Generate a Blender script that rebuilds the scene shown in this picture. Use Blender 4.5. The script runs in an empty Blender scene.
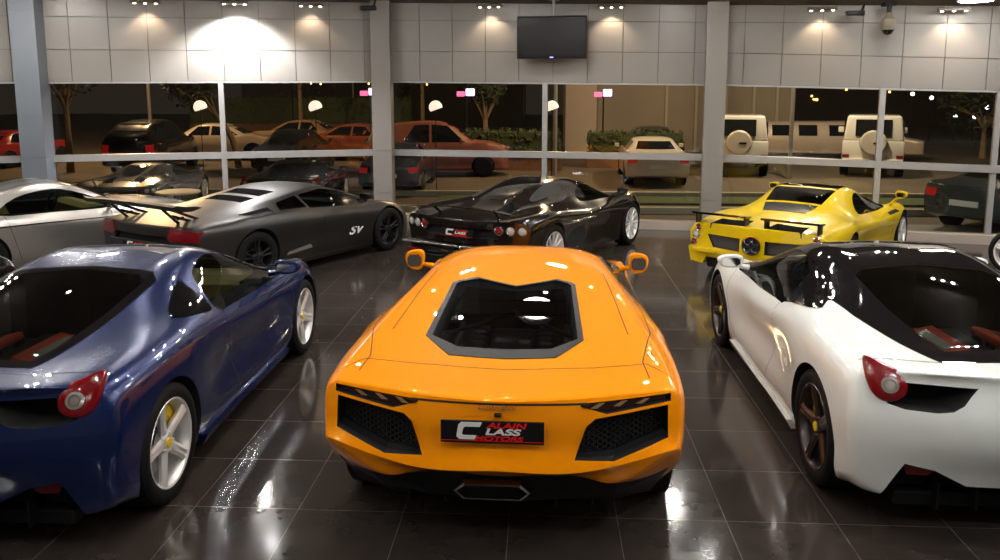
import bpy, bmesh, math, random
import numpy as np
from mathutils import Vector, Matrix
from mathutils.bvhtree import BVHTree
random.seed(4)
sc = bpy.context.scene
COL = sc.collection
PI = math.pi

# ------------------------------------------------------------------ camera, world, exposure
CAMH = 2.36
pitch = math.atan(116 / 800.0)
yaw = math.atan(43 * math.cos(pitch) / 800.0)
cd = bpy.data.cameras.new('camera'); cam = bpy.data.objects.new('camera', cd); COL.objects.link(cam)
cd.sensor_width = 36; cd.lens = 28.8; cd.shift_y = -0.074; cd.clip_end = 400
cam.location = (0, 0, CAMH); cam.rotation_euler = (PI / 2 - pitch, 0, yaw)
sc.camera = cam
w = bpy.data.worlds.new('night'); sc.world = w; w.use_nodes = True
w.node_tree.nodes['Background'].inputs[0].default_value = (0.55, 0.42, 0.30, 1)
w.node_tree.nodes['Background'].inputs[1].default_value = 0.035
sc.view_settings.view_transform = 'Standard'; sc.view_settings.look = 'None'
sc.view_settings.gamma = 1; sc.view_settings.use_curve_mapping = False
sc.view_settings.exposure = 0.0
sc.cycles.max_bounces = 8; sc.cycles.glossy_bounces = 5; sc.cycles.transparent_max_bounces = 16
sc.cycles.sample_clamp_indirect = 80; sc.cycles.sample_clamp_direct = 0
sc.cycles.use_denoising = True
sc.cycles.caustics_reflective = False; sc.cycles.caustics_refractive = False

def area(name, loc, rot, sx, sy, power, col=(1, .93, .84), vis=True):
    l = bpy.data.lights.new(name, 'AREA'); l.shape = 'RECTANGLE'; l.size = sx; l.size_y = sy
    l.energy = power; l.color = col
    o = bpy.data.objects.new(name, l); o.location = loc; o.rotation_euler = rot; COL.objects.link(o); return o

# ------------------------------------------------------------------ materials
MATS = {}
def mat(name, col, rough=.5, metal=0., coat=0., emit=None, estr=0., spec=.5, coatr=.012, trans=0., bump=None, noise=None, alpha=None):
    if name in MATS: return MATS[name]
    m = bpy.data.materials.new(name); m.use_nodes = True; nt = m.node_tree; b = nt.nodes['Principled BSDF']
    b.inputs['Base Color'].default_value = (*col, 1); b.inputs['Roughness'].default_value = rough
    b.inputs['Metallic'].default_value = metal; b.inputs['Coat Weight'].default_value = coat
    b.inputs['Coat Roughness'].default_value = coatr; b.inputs['Specular IOR Level'].default_value = spec
    b.inputs['Transmission Weight'].default_value = trans
    if emit: b.inputs['Emission Color'].default_value = (*emit, 1); b.inputs['Emission Strength'].default_value = estr
    if noise:
        sc_, amt = noise
        n = nt.nodes.new('ShaderNodeTexNoise'); n.inputs['Scale'].default_value = sc_
        t = nt.nodes.new('ShaderNodeTexCoord'); nt.links.new(t.outputs['Object'], n.inputs['Vector'])
        r = nt.nodes.new('ShaderNodeMixRGB'); r.blend_type = 'MIX'
        r.inputs[1].default_value = (*[c * (1 - amt) for c in col], 1); r.inputs[2].default_value = (*[min(1, c * (1 + amt)) for c in col], 1)
        nt.links.new(n.outputs['Fac'], r.inputs[0]); nt.links.new(r.outputs[0], b.inputs['Base Color'])
    if bump:
        n = nt.nodes.new('ShaderNodeTexNoise'); n.inputs['Scale'].default_value = bump[0]
        t = nt.nodes.new('ShaderNodeTexCoord'); nt.links.new(t.outputs['Object'], n.inputs['Vector'])
        q = nt.nodes.new('ShaderNodeBump'); q.inputs['Strength'].default_value = bump[1]; q.inputs['Distance'].default_value = .01
        nt.links.new(n.outputs['Fac'], q.inputs['Height']); nt.links.new(q.outputs[0], b.inputs['Normal'])
    MATS[name] = m; return m

def glassmat(name, tint=(.5, .55, .5), refl=1.0, rough=.0, ior=1.5):
    m = bpy.data.materials.new(name); m.use_nodes = True; nt = m.node_tree; nt.nodes.remove(nt.nodes['Principled BSDF'])
    o = nt.nodes['Material Output']; f = nt.nodes.new('ShaderNodeFresnel'); f.inputs[0].default_value = ior
    t = nt.nodes.new('ShaderNodeBsdfTransparent'); t.inputs[0].default_value = (*tint, 1)
    g = nt.nodes.new('ShaderNodeBsdfGlossy'); g.inputs['Roughness'].default_value = rough; g.inputs[0].default_value = (refl, refl, refl, 1)
    x = nt.nodes.new('ShaderNodeMixShader')
    # both faces of a pane reflect: backface-safe fresnel
    geo = nt.nodes.new('ShaderNodeNewGeometry'); mp = nt.nodes.new('ShaderNodeVectorMath'); mp.operation = 'SCALE'
    ml = nt.nodes.new('ShaderNodeMath'); ml.operation = 'MULTIPLY_ADD'; ml.inputs[1].default_value = -2; ml.inputs[2].default_value = 1
    nt.links.new(geo.outputs['Backfacing'], ml.inputs[0]); nt.links.new(geo.outputs['Normal'], mp.inputs[0]); nt.links.new(ml.outputs[0], mp.inputs['Scale'])
    cl = nt.nodes.new('ShaderNodeMath'); cl.operation = 'MINIMUM'; cl.inputs[1].default_value = .9
    nt.links.new(f.outputs[0], cl.inputs[0])
    nt.links.new(cl.outputs[0], x.inputs[0]); nt.links.new(t.outputs[0], x.inputs[1]); nt.links.new(g.outputs[0], x.inputs[2])
    nt.links.new(x.outputs[0], o.inputs[0]); MATS[name] = m; return m

M_blk = mat('black_plastic', (.007, .007, .008), .45, spec=.25)
M_blkgloss = mat('gloss_black', (.006, .006, .008), .03, coat=1)
M_cavity = mat('dark_cavity', (.008, .008, .009), .8)
M_tyre = mat('tyre_rubber', (.006, .006, .006), .7, spec=.2, bump=(60, .2))
M_silver = mat('silver_alloy', (.85, .85, .85), .30, .45)
M_darkalloy = mat('dark_alloy', (.10, .085, .085), .32, .85)
M_blackalloy = mat('black_alloy', (.02, .02, .022), .4, .6)
M_chrome = mat('chrome', (.85, .85, .86), .08, 1)
M_disc = mat('brake_steel', (.25, .25, .26), .35, 1)
M_yel = mat('caliper_yellow', (.85, .60, .01), .35)
M_red = mat('tail_red', (.20, .002, .006), .12, coat=1, bump=(45, .25))
M_redp = mat('engine_red', (.65, .06, .03), .45)
M_clear = mat('lamp_clear', (.62, .58, .55), .15, .3, coat=1)
M_white = mat('white_print', (.8, .8, .8), .4)
M_redprint = mat('red_print', (.75, .01, .01), .4)
M_glass = glassmat('car_glass', (.42, .46, .42), ior=1.5)
M_dglass = glassmat('car_glass_dark', (.30, .33, .32), ior=1.5)
M_bglass = mat('tinted_window', (.004, .005, .006), .03, coat=1)
M_mesh = mat('grille_mesh', (.045, .045, .048), .4, .5)

# ------------------------------------------------------------------ mesh helpers
def link(name, me, parent=None, smooth=None):
    o = bpy.data.objects.new(name, me); COL.objects.link(o)
    if parent is not None: o.parent = parent
    return o
def new_obj(name, bm, m, parent=None, smooth=False, angle=None):
    me = bpy.data.meshes.new(name); bm.normal_update(); bm.to_mesh(me); bm.free()
    for x in (m if isinstance(m, (list, tuple)) else [m]): me.materials.append(x)
    if smooth or angle:
        for p in me.polygons: p.use_smooth = True
        if angle: me.set_sharp_from_angle(angle=math.radians(angle))
    return link(name, me, parent)
def thing(name, label, cat, loc=(0, 0, 0), rz=0, group=None, s=1):
    o = bpy.data.objects.new(name, None); COL.objects.link(o); o.location = loc; o.rotation_euler = (0, 0, rz); o.scale = (s, s, s)
    o['label'] = label; o['category'] = cat
    if group: o['group'] = group
    return o
def tag(o, label, cat, group=None):
    o['label'] = label; o['category'] = cat
    if group: o['group'] = group
    return o
def struct(o): o['kind'] = 'structure'; return o
def box(bm, x0, x1, y0, y1, z0, z1, bev=0, mi=0, M=None):
    v = [bm.verts.new((x, y, z)) for z in (z0, z1) for y in (y0, y1) for x in (x0, x1)]
    fs = [bm.faces.new([v[i] for i in q]) for q in ((0, 2, 3, 1), (4, 5, 7, 6), (0, 1, 5, 4), (2, 6, 7, 3), (0, 4, 6, 2), (1, 3, 7, 5))]
    for f in fs: f.material_index = mi
    if M is not None: bmesh.ops.transform(bm, matrix=M, verts=v)
    if bev: bmesh.ops.bevel(bm, geom=list({e for f in fs for e in f.edges}), offset=bev, segments=2, affect='EDGES', profile=.5)
def lathe(bm, prof, n=32, axis='X', c=(0, 0, 0), closed=False, mi=0):
    """prof: (along, radius) list"""
    rings = []
    for a, r in prof:
        ring = []
        for i in range(n):
            t = 2 * PI * i / n; p = (a, r * math.cos(t), r * math.sin(t))
            if axis == 'Y': p = (p[1], p[0], p[2])
            elif axis == 'Z': p = (p[1], p[2], p[0])
            ring.append(bm.verts.new((p[0] + c[0], p[1] + c[1], p[2] + c[2])))
        rings.append(ring)
    fs = []
    for a, b in zip(rings, rings[1:] + ([rings[0]] if closed else [])):
        for i in range(n):
            f = bm.faces.new((a[i], a[(i + 1) % n], b[(i + 1) % n], b[i])); f.material_index = mi; fs.append(f)
    if not closed:
        for r, p in ((rings[0], prof[0]), (rings[-1], prof[-1])):
            if p[1] > 1e-4:
                f = bm.faces.new(r); f.material_index = mi; fs.append(f)
    bmesh.ops.recalc_face_normals(bm, faces=fs)
def tube(bm, pts, r, n=8, mi=0):
    pts = [Vector(p) for p in pts]; rings = []
    for i, p in enumerate(pts):
        d = (pts[min(i + 1, len(pts) - 1)] - pts[max(i - 1, 0)]).normalized()
        a = d.orthogonal().normalized(); b = d.cross(a)
        if rings:  # keep frames aligned
            a0 = (rings[-1][0].co - pts[i - 1]); a = (a0 - d * a0.dot(d)).normalized(); b = d.cross(a)
        rr = r[i] if isinstance(r, (list, tuple)) else r
        rings.append([bm.verts.new(p + (a * math.cos(2 * PI * k / n) + b * math.sin(2 * PI * k / n)) * rr) for k in range(n)])
    fs = []
    for a, b in zip(rings, rings[1:]):
        for k in range(n): fs.append(bm.faces.new((a[k], a[(k + 1) % n], b[(k + 1) % n], b[k])))
    fs.append(bm.faces.new(rings[0])); fs.append(bm.faces.new(rings[-1]))
    for f in fs: f.material_index = mi
    bmesh.ops.recalc_face_normals(bm, faces=fs)
def prism(bm, poly, U, V, N, o, d0, d1, mi=0, s1=1.0):
    """poly in (u,v); extruded from d0 to d1 along N"""
    U, V, N, o = Vector(U), Vector(V), Vector(N), Vector(o)
    cu = sum(p[0] for p in poly) / len(poly); cv = sum(p[1] for p in poly) / len(poly)
    a = [bm.verts.new(o + U * u + V * v + N * d0) for u, v in poly]
    b = [bm.verts.new(o + U * (cu + (u - cu) * s1) + V * (cv + (v - cv) * s1) + N * d1) for u, v in poly]
    n = len(poly); fs = [bm.faces.new(a), bm.faces.new(b)]
    for i in range(n): fs.append(bm.faces.new((a[i], a[(i + 1) % n], b[(i + 1) % n], b[i])))
    for f in fs: f.material_index = mi
    bmesh.ops.recalc_face_normals(bm, faces=fs)
    return fs
FR = {'R': ((1, 0, 0), (0, 0, 1), (0, -1, 0)), 'S': ((0, 1, 0), (0, 0, 1), (1, 0, 0)), 'L': ((0, 1, 0), (0, 0, 1), (-1, 0, 0)),
      'T': ((1, 0, 0), (0, 1, 0), (0, 0, 1)), 'F': ((1, 0, 0), (0, 0, 1), (0, 1, 0))}
def smooth_poly(poly, n=5):
    out = []; N = len(poly)
    for i in range(N):
        p0, p1, p2, p3 = [Vector(poly[(i + k - 1) % N]) for k in range(4)]
        for j in range(n):
            t = j / n
            q = .5 * ((2 * p1) + (-p0 + p2) * t + (2 * p0 - 5 * p1 + 4 * p2 - p3) * t * t + (-p0 + 3 * p1 - 3 * p2 + p3) * t ** 3)
            out.append((q.x, q.y))
    return out
def mirx(poly): return [(-u, v) for u, v in poly][::-1]
def curve_open(pts, n=6):
    out = []
    for i in range(len(pts) - 1):
        p0 = Vector(pts[max(i - 1, 0)]); p1 = Vector(pts[i]); p2 = Vector(pts[i + 1]); p3 = Vector(pts[min(i + 2, len(pts) - 1)])
        for j in range(n):
            t = j / n
            out.append(tuple(.5 * ((2 * p1) + (-p0 + p2) * t + (2 * p0 - 5 * p1 + 4 * p2 - p3) * t * t + (-p0 + 3 * p1 - 3 * p2 + p3) * t ** 3)))
    out.append(tuple(pts[-1])); return out

# ------------------------------------------------------------------ car body: cage of stations x section points -> interpolating subdivision
def cage(stations, tail_cap=None, nose_cap=None, long_crease=(), ring_crease=(), level=3, iters=5, cap_crease=()):
    """stations: list (rear to front) of 10 points (x,y,z), k0 bottom centre ... k2 sill, k3..k6 side, k7 roof edge, k9 top centre"""
    V = []; S = len(stations)
    idx = np.zeros((S, 18), int)
    for s, st in enumerate(stations):
        ring = list(st) + [(-st[k][0], st[k][1], st[k][2]) for k in range(8, 0, -1)]
        for k, p in enumerate(ring): idx[s, k] = len(V); V.append(p)
    F = []
    for s in range(S - 1):
        for k in range(18):
            F.append((idx[s, k], idx[s, (k + 1) % 18], idx[s + 1, (k + 1) % 18], idx[s + 1, k]))
    caprows = []
    def cap(s, spec, flip):
        st = stations[s]
        R = lambda k: idx[s, k]; L = lambda k: idx[s, (18 - k) % 18]
        rows = []
        for r in range(6):
            k = 2 + r
            if r == 0: rows.append([L(2), L(1), R(0), R(1), R(2)])
            elif r == 5: rows.append([L(7), L(8), R(9), R(8), R(7)])
            else:
                if spec: c1, c0 = spec[r - 1]
                else:
                    t = (st[k][2] - st[2][2]) / (st[7][2] - st[2][2] + 1e-6)
                    b = (1 if s else -1) * .03
                    c1 = (st[1][0] * (1 - t) + st[8][0] * t, (st[1][1] * (1 - t) + st[8][1] * t) + b, st[1][2] * (1 - t) + st[8][2] * t)
                    c0 = (0, (st[0][1] * (1 - t) + st[9][1] * t) + b, st[0][2] * (1 - t) + st[9][2] * t)
                a = len(V); V.append((-c1[0], c1[1], c1[2])); V.append(c0); V.append(c1)
                rows.append([L(k), a, a + 1, a + 2, R(k)])
        caprows.append(rows)
        for r in range(5):
            for c in range(4):
                q = (rows[r][c], rows[r][c + 1], rows[r + 1][c + 1], rows[r + 1][c])
                F.append(q if not flip else q[::-1])
    cap(0, tail_cap, False); cap(S - 1, nose_cap, True)
    me = bpy.data.meshes.new('cage'); me.from_pydata([tuple(map(float, v)) for v in V], [], [tuple(map(int, f)) for f in F]); me.update()
    bm = bmesh.new(); bm.from_mesh(me); bm.verts.ensure_lookup_table()
    bmesh.ops.recalc_face_normals(bm, faces=bm.faces)
    cl = bm.edges.layers.float.new('crease_edge')
    def setc(a, b, v):
        e = bm.edges.get((bm.verts[int(a)], bm.verts[int(b)]))
        if e: e[cl] = max(e[cl], v)
    for k, s0, s1, v in long_crease:
        for s in range(s0, min(s1, S - 1)):
            setc(idx[s, k], idx[s + 1, k], v); kk = (18 - k) % 18; setc(idx[s, kk], idx[s + 1, kk], v)
    for s, v, k0, k1 in ring_crease:
        s = s % S
        for k in range(k0, k1):
            setc(idx[s, k], idx[s, k + 1], v); setc(idx[s, (18 - k) % 18], idx[s, (17 - k) % 18], v)
    for r, v in cap_crease:
        for a, b in zip(caprows[0][r], caprows[0][r][1:]): setc(a, b, v)
    bm.to_mesh(me); bm.free()
    o = link('tmp_cage', me); md = o.modifiers.new('s', 'SUBSURF'); md.levels = level; md.render_levels = level
    T = np.array(V, float); n = len(V); P = T.copy()
    for it in range(iters):
        me.vertices.foreach_set('co', P.ravel()); me.update()
        dg = bpy.context.evaluated_depsgraph_get(); dg.update()
        ev = o.evaluated_get(dg).to_mesh(); c = np.empty(len(ev.vertices) * 3); ev.vertices.foreach_get('co', c)
        c = c.reshape(-1, 3)[:n]; o.evaluated_get(dg).to_mesh_clear()
        if it < iters - 1: P = P + (T - c) * .9
    me.vertices.foreach_set('co', P.ravel()); me.update()
    dg = bpy.context.evaluated_depsgraph_get(); dg.update()
    out = bpy.data.meshes.new_from_object(o.evaluated_get(dg))
    bpy.data.objects.remove(o)
    return out

class Body:
    """a car body surface with projections and cuts"""
    def __init__(s, me, paint, root, sharp=None, name='body'):
        s.me = me; s.paint = paint; s.root = root; s.cut = []; s.name = name
        for p in me.polygons: p.use_smooth = True
        if sharp: me.set_sharp_from_angle(angle=math.radians(sharp))
        bm = bmesh.new(); bm.from_mesh(me); s.bvh = BVHTree.FromBMesh(bm); bm.free()
        me.materials.clear(); me.materials.append(paint)
    def hit(s, P, N):
        P = Vector(P); N = Vector(N)
        h = s.bvh.ray_cast(P + N * 4, -N)
        if h[0] is None: h = s.bvh.find_nearest(P)
        return h[0], h[1]
    def patch(s, name, fr, poly, m, off=.003, res=.05, rim=.006, o=(0, 0, 0), hole=None, parent=None, inward=0, tilt=0):
        U, V, N = [Vector(q) for q in (FR[fr] if isinstance(fr, str) else fr)]
        o = Vector(o); bm = bmesh.new()
        if hole:
            a = [bm.verts.new((u, v, 0)) for u, v in poly]; b = [bm.verts.new((u, v, 0)) for u, v in hole]; n = len(poly)
            for i in range(n): bm.faces.new((a[i], a[(i + 1) % n], b[(i + 1) % n], b[i]))
        else: bm.faces.new([bm.verts.new((u, v, 0)) for u, v in poly])
        us = [v.co.x for v in bm.verts]; vs = [v.co.y for v in bm.verts]
        for ax, lo, hi in ((0, min(us), max(us)), (1, min(vs), max(vs))):
            k = math.floor(lo / res) + 1
            while k * res < hi:
                co = Vector((0, 0, 0)); co[ax] = k * res; no = Vector((0, 0, 0)); no[ax] = 1
                bmesh.ops.bisect_plane(bm, geom=bm.verts[:] + bm.edges[:] + bm.faces[:], plane_co=co, plane_no=no, dist=1e-5); k += 1
        for v in bm.verts:
            P = o + U * v.co.x + V * v.co.y
            h, nn = s.hit(P, N); v.co = h + nn * off - N * inward + N * (tilt * (v.co.y - max(vs)))
        bmesh.ops.recalc_face_normals(bm, faces=bm.faces)
        f = max(bm.faces, key=lambda f: f.calc_area())
        if f.normal.dot(N) < 0: bmesh.ops.reverse_faces(bm, faces=bm.faces[:])
        if rim:
            be = [e for e in bm.edges if e.is_boundary]
            r = bmesh.ops.extrude_edge_only(bm, edges=be)
            nv = [v for v in r['geom'] if isinstance(v, bmesh.types.BMVert)]
            for v in nv: v.co -= N * rim
        return new_obj(name, bm, m, parent if parent is not None else s.root, angle=40)
    def seam(s, name, fr, pts, wd=.006, m=None, off=.0015, parent=None):
        U, V, N = [Vector(q) for q in FR[fr]]
        bm = bmesh.new(); prev = None; pts = [Vector(p) for p in pts]; dense = []
        for a, b in zip(pts, pts[1:]):
            k = max(1, int((b - a).length / .04))
            dense += [a.lerp(b, i / k) for i in range(k)]
        dense.append(pts[-1])
        for i, p in enumerate(dense):
            d = (dense[min(i + 1, len(dense) - 1)] - dense[max(i - 1, 0)]).normalized(); q = Vector((-d.y, d.x)) * wd / 2
            row = []
            for sg in (-1, 1):
                h, nn = s.hit(U * (p.x + q.x * sg) + V * (p.y + q.y * sg), N); row.append(bm.verts.new(h + nn * off))
            if prev: bm.faces.new((prev[0], prev[1], row[1], row[0]))
            prev = row
        return new_obj(name, bm, m or M_cavity, parent if parent is not None else s.root)
    def cutter(s, fr, poly, d0, d1, m=None, s1=1.0, o=(0, 0, 0)):
        U, V, N = FR[fr] if isinstance(fr, str) else fr
        bm = bmesh.new(); prism(bm, poly, U, V, N, o, d0, d1, s1=s1); s.cut.append((bm, m or M_cavity))
    def wheelwell(s, y, z=.34, r=.385, x0=.55, x1=1.3, n=48):
        for sx in (1, -1):
            bm = bmesh.new(); lathe(bm, [(x0 * sx, r), (x1 * sx, r)], n, 'X', (0, y, z)); s.cut.append((bm, M_cavity))
    def finish(s):
        o = link(s.name, s.me.copy(), s.root); tmp = []
        for bm, m in s.cut:
            c = new_obj('tmp_cut', bm, m); tmp.append(c)
            md = o.modifiers.new('b', 'BOOLEAN'); md.operation = 'DIFFERENCE'; md.object = c; md.solver = 'EXACT'; md.material_mode = 'TRANSFER'
        # cutters must share the body's frame
        pm = s.root.matrix_world.copy()
        par = o.parent; o.parent = None
        dg = bpy.context.evaluated_depsgraph_get(); dg.update()
        me = bpy.data.meshes.new_from_object(o.evaluated_get(dg)); o.modifiers.clear(); o.data = me; o.parent = par
        for c in tmp: bpy.data.objects.remove(c)
        me.name = s.name
        pi = [i for i, m in enumerate(me.materials) if m == s.paint]
        src = s.me; cn = src.corner_normals; vs = src.vertices
        nor = [None] * len(me.loops)
        for p in me.polygons:
            if p.material_index in pi:
                p.use_smooth = True; c = p.center
                for li in p.loop_indices:
                    co = me.vertices[me.loops[li].vertex_index].co
                    h = s.bvh.find_nearest(co.lerp(c, .15))
                    sp = src.polygons[h[2]]; acc = Vector((0, 0, 0))
                    for l2 in sp.loop_indices:
                        d = (vs[src.loops[l2].vertex_index].co - co).length
                        acc += cn[l2].vector / (d * d + 1e-7)
                    nor[li] = tuple(acc.normalized())
            else:
                p.use_smooth = False
                for li in p.loop_indices: nor[li] = tuple(p.normal)
        me.normals_split_custom_set(nor)
        s.obj = o; return o

def S(y, *xz):
    """station at y; each item (x,z) or (x,z,dy)"""
    return [(q[0], y + (q[2] if len(q) > 2 else 0), q[1]) for q in xz]

# ------------------------------------------------------------------ wheels, mirrors, lettering
WM = {}
def wheel_meshes(style, R, wd, rR):
    key = (style, R, wd, rR)
    if key in WM: return WM[key]
    out = {}
    bm = bmesh.new()
    lathe(bm, [(-.012, rR), (-.002, rR + .02), (0, (R + rR) / 2), (-.006, R - .02), (-.022, R - .004), (-wd * .35, R), (-wd * .65, R), (-wd + .022, R - .004), (-wd + .006, R - .02), (-wd, (R + rR) / 2), (-wd + .012, rR), (-wd * .5, rR - .012)], 56, 'X', closed=True)
    out['tyre'] = bm
    bm = bmesh.new()
    lathe(bm, [(-.012, rR + .004), (-.006, rR), (-.012, rR - .010), (-.03, rR - .018), (-.06, rR - .028), (-wd * .8, rR - .03), (-wd + .02, rR - .01), (-wd * .8, rR - .02), (-.06, rR - .018), (-.02, rR - .004)], 56, 'X', closed=True)
    def spoke(ang, secs, off=0):
        rows = []
        for r, hw, xf, xb, ridge in secs:
            ca, sa = math.cos(ang), math.sin(ang); row = []
            for t, x in ((-hw, xf - .012), (-hw * .45, xf), (0, xf + ridge), (hw * .45, xf), (hw, xf - .012), (hw * .8, xb), (-hw * .8, xb)):
                tt = t + off * r
                row.append(bm.verts.new((x, r * ca - tt * sa, r * sa + tt * ca)))
            rows.append(row)
        fs = []
        for a, b in zip(rows, rows[1:]):
            for k in range(7): fs.append(bm.faces.new((a[k], a[(k + 1) % 7], b[(k + 1) % 7], b[k])))
        fs.append(bm.faces.new(rows[0])); fs.append(bm.faces.new(rows[-1])); bmesh.ops.recalc_face_normals(bm, faces=fs)
    ro = rR - .012
    if style == 'five':
        for i in range(5):
            spoke(PI / 2 + i * 2 * PI / 5, [(.03, .032, -.035, -.065, .0), (.07, .038, -.033, -.065, .004), (.13, .036, -.026, -.06, -.006), (.19, .034, -.017, -.05, -.008), (ro, .044, -.013, -.045, -.004)])
    elif style == 'tenpair':
        for i in range(5):
            for d in (-.17, .17):
                spoke(PI / 2 + i * 2 * PI / 5 + d, [(.04, .018, -.03, -.06, .0), (.12, .014, -.026, -.055, .002), (ro, .020, -.012, -.04, .002)])
    elif style == 'multi':
        for i in range(12):
            spoke(i * 2 * PI / 12, [(.04, .012, -.02, -.05, .002), (.14, .009, -.02, -.045, .002), (ro, .014, -.012, -.035, .002)])
    elif style == 'seven':
        for i in range(7):
            spoke(i * 2 * PI / 7, [(.03, .022, -.02, -.05, .0), (.12, .018, -.018, -.045, .002), (ro, .026, -.012, -.035, .0)])
    lathe(bm, [(-.08, .075), (-.04, .07), (-.028, .05), (-.03, .02), (-.03, 0)], 24, 'X')
    for i in range(5):
        t = PI / 2 + (i + .5) * 2 * PI / 5
        lathe(bm, [(-.06, .009), (-.024, .008), (-.022, 0)], 8, 'X', (0, .055 * math.cos(t), .055 * math.sin(t)))
    out['rim'] = bm
    bm = bmesh.new(); lathe(bm, [(-.125, .09), (-.125, rR * .78), (-.145, rR * .78), (-.145, .09)], 40, 'X', closed=True)
    lathe(bm, [(-wd * .75, .05), (-.09, .07), (-.09, 0)], 20, 'X'); out['brake_disc'] = bm
    bm = bmesh.new(); lathe(bm, [(-.03, .030), (-.022, .027), (-.02, 0)], 24, 'X'); out['hub_cap'] = bm
    bm = bmesh.new()
    n = 10; rows = []
    for i in range(n + 1):
        t = -.55 + 1.1 * i / n; e = .012 if i in (0, n) else 0
        rows.append([bm.verts.new((x, r * math.sin(t), r * math.cos(t))) for x, r in ((-.085 - e, rR * .52 + e), (-.075 - e, rR * .66), (-.085 - e, rR * .86 - e), (-.17, rR * .86 - e), (-.17, rR * .52 + e))])
    fs = []
    for a, b in zip(rows, rows[1:]):
        for k in range(5): fs.append(bm.faces.new((a[k], a[(k + 1) % 5], b[(k + 1) % 5], b[k])))
    fs += [bm.faces.new(rows[0]), bm.faces.new(rows[-1])]; bmesh.ops.recalc_face_normals(bm, faces=fs); out['brake_caliper'] = bm
    for k, b in list(out.items()):
        b.normal_update(); me = bpy.data.meshes.new(k); b.to_mesh(me); b.free()
        for p in me.polygons: p.use_smooth = True
        me.set_sharp_from_angle(angle=math.radians(32)); out[k] = me
    WM[key] = out; return out
def add_wheel(root, side, x, y, R, wd, rR, style, m_rim, m_cal, m_hub=None, cal_ang=0, spin=0, detail=True):
    ms = wheel_meshes(style, R, wd, rR)
    def inst(nm, m, parent):
        me = ms[nm].copy(); me.materials.clear(); me.materials.append(m); return link(nm, me, parent)
    wr = inst('rim', m_rim, root); wr.name = 'wheel'
    wr.location = (x * side, y, R); wr.rotation_euler = (spin, 0, 0 if side > 0 else PI)
    wr.rotation_mode = 'XYZ'
    inst('tyre', M_tyre, wr)
    if detail:
        inst('brake_disc', M_disc, wr)
        c = inst('brake_caliper', m_cal, wr); c.rotation_euler = (cal_ang - spin, 0, 0)
        inst('hub_cap', m_hub or m_rim, wr)
    return wr
def add_mirror(root, side, x, y, z, m, sx=.10, sy=.055, sz=.055, stalk=((-.16, .02, -.06), (-.03, 0, -.03)), mglass=True):
    bm = bmesh.new()
    bmesh.ops.create_uvsphere(bm, u_segments=20, v_segments=12, radius=1)
    for v in bm.verts:
        c = v.co; c.y = c.y if c.y > -.45 else -.45
        c.x = math.copysign(abs(c.x) ** .7, c.x); c.z = math.copysign(abs(c.z) ** .75, c.z)
        v.co = Vector((c.x * sx * (1 + .15 * c.z), c.y * sy * 1.6, c.z * sz * (1 - .15 * c.x)))
    if stalk: tube(bm, [stalk[0], ((stalk[0][0] + stalk[1][0]) / 2, .01, (stalk[0][2] + stalk[1][2]) / 2), stalk[1]], [.028, .018, .022], 8)
    if side < 0:
        for v in bm.verts: v.co.x *= -1
        bmesh.ops.reverse_faces(bm, faces=bm.faces[:])
    o = new_obj('wing_mirror', bm, m, root, angle=50); o.location = (x * side, y, z)
    if mglass:
        bm = bmesh.new(); prism(bm, [(-.9, -.5), (-.6, -.85), (.6, -.8), (.92, -.3), (.9, .5), (.55, .85), (-.65, .8), (-.92, .35)], (1, 0, 0), (0, 0, 1), (0, 1, 0), (0, 0, 0), -.003, .003)
        for v in bm.verts: v.co = Vector((v.co.x * sx * .8, v.co.y - sy * .78, v.co.z * sz * .72))
        new_obj('mirror_glass', bm, M_chrome, o)
    return o
def letters(name, txt, size, m, parent, loc, rot, extr=.002, shear=0, sx=1.0, align='CENTER', off=0.0):
    cu = bpy.data.curves.new(name, 'FONT'); cu.body = txt; cu.size = size; cu.extrude = extr; cu.shear = shear; cu.align_x = align; cu.align_y = 'CENTER'; cu.offset = off
    o = bpy.data.objects.new('t', cu); COL.objects.link(o); o.scale = (sx, 1, 1)
    dg = bpy.context.evaluated_depsgraph_get(); dg.update()
    me = bpy.data.meshes.new_from_object(o.evaluated_get(dg)); bpy.data.objects.remove(o)
    for v in me.vertices: v.co.x *= sx
    me.name = name; me.materials.clear(); me.materials.append(m)
    r = link(name, me, parent); r.location = loc; r.rotation_euler = rot; return r
def plate(root, loc, tilt=0, w=.52, h=.125):
    """black dealer plate with lettering facing -y"""
    bm = bmesh.new(); box(bm, -w / 2, w / 2, -.006, .006, -h / 2, h / 2, .003); p = new_obj('licence_plate', bm, M_blk, root)
    p.location = loc; p.rotation_euler = (tilt, 0, 0); r = (PI / 2, 0, 0); k = w / .52
    bm = bmesh.new(); box(bm, -w / 2 + .004, w / 2 - .004, -.0075, -.006, -h * .40, -h * .375); new_obj('red_stripe', bm, M_redprint, p)
    # big white angular C
    bm = bmesh.new()
    c = [(-.17, .035), (-.155, .048), (-.05, .048), (-.062, .026), (-.135, .026), (-.145, .018), (-.152, -.008), (-.145, -.016), (-.078, -.016), (-.088, -.036), (-.165, -.036), (-.180, -.022)]
    prism(bm, [(u * k, v * k) for u, v in c], (1, 0, 0), (0, 0, 1), (0, -1, 0), (0, 0, 0), .006, .0085); new_obj('plate_letter', bm, M_white, p)
    letters('plate_letters', 'ALAIN', .036 * k, M_redprint, p, (.07 * k, -.0075, .033 * k), r, .001, .2, 1.9, off=.0012)
    letters('plate_letters', 'LASS', .042 * k, M_white, p, (.05 * k, -.0078, .002 * k), r, .001, .2, 2.0, off=.0015)
    letters('plate_letters', 'MOTORS', .031 * k, M_redprint, p, (.03 * k, -.0075, -.031 * k), r, .001, .2, 1.9, off=.0012)
    return p
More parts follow.
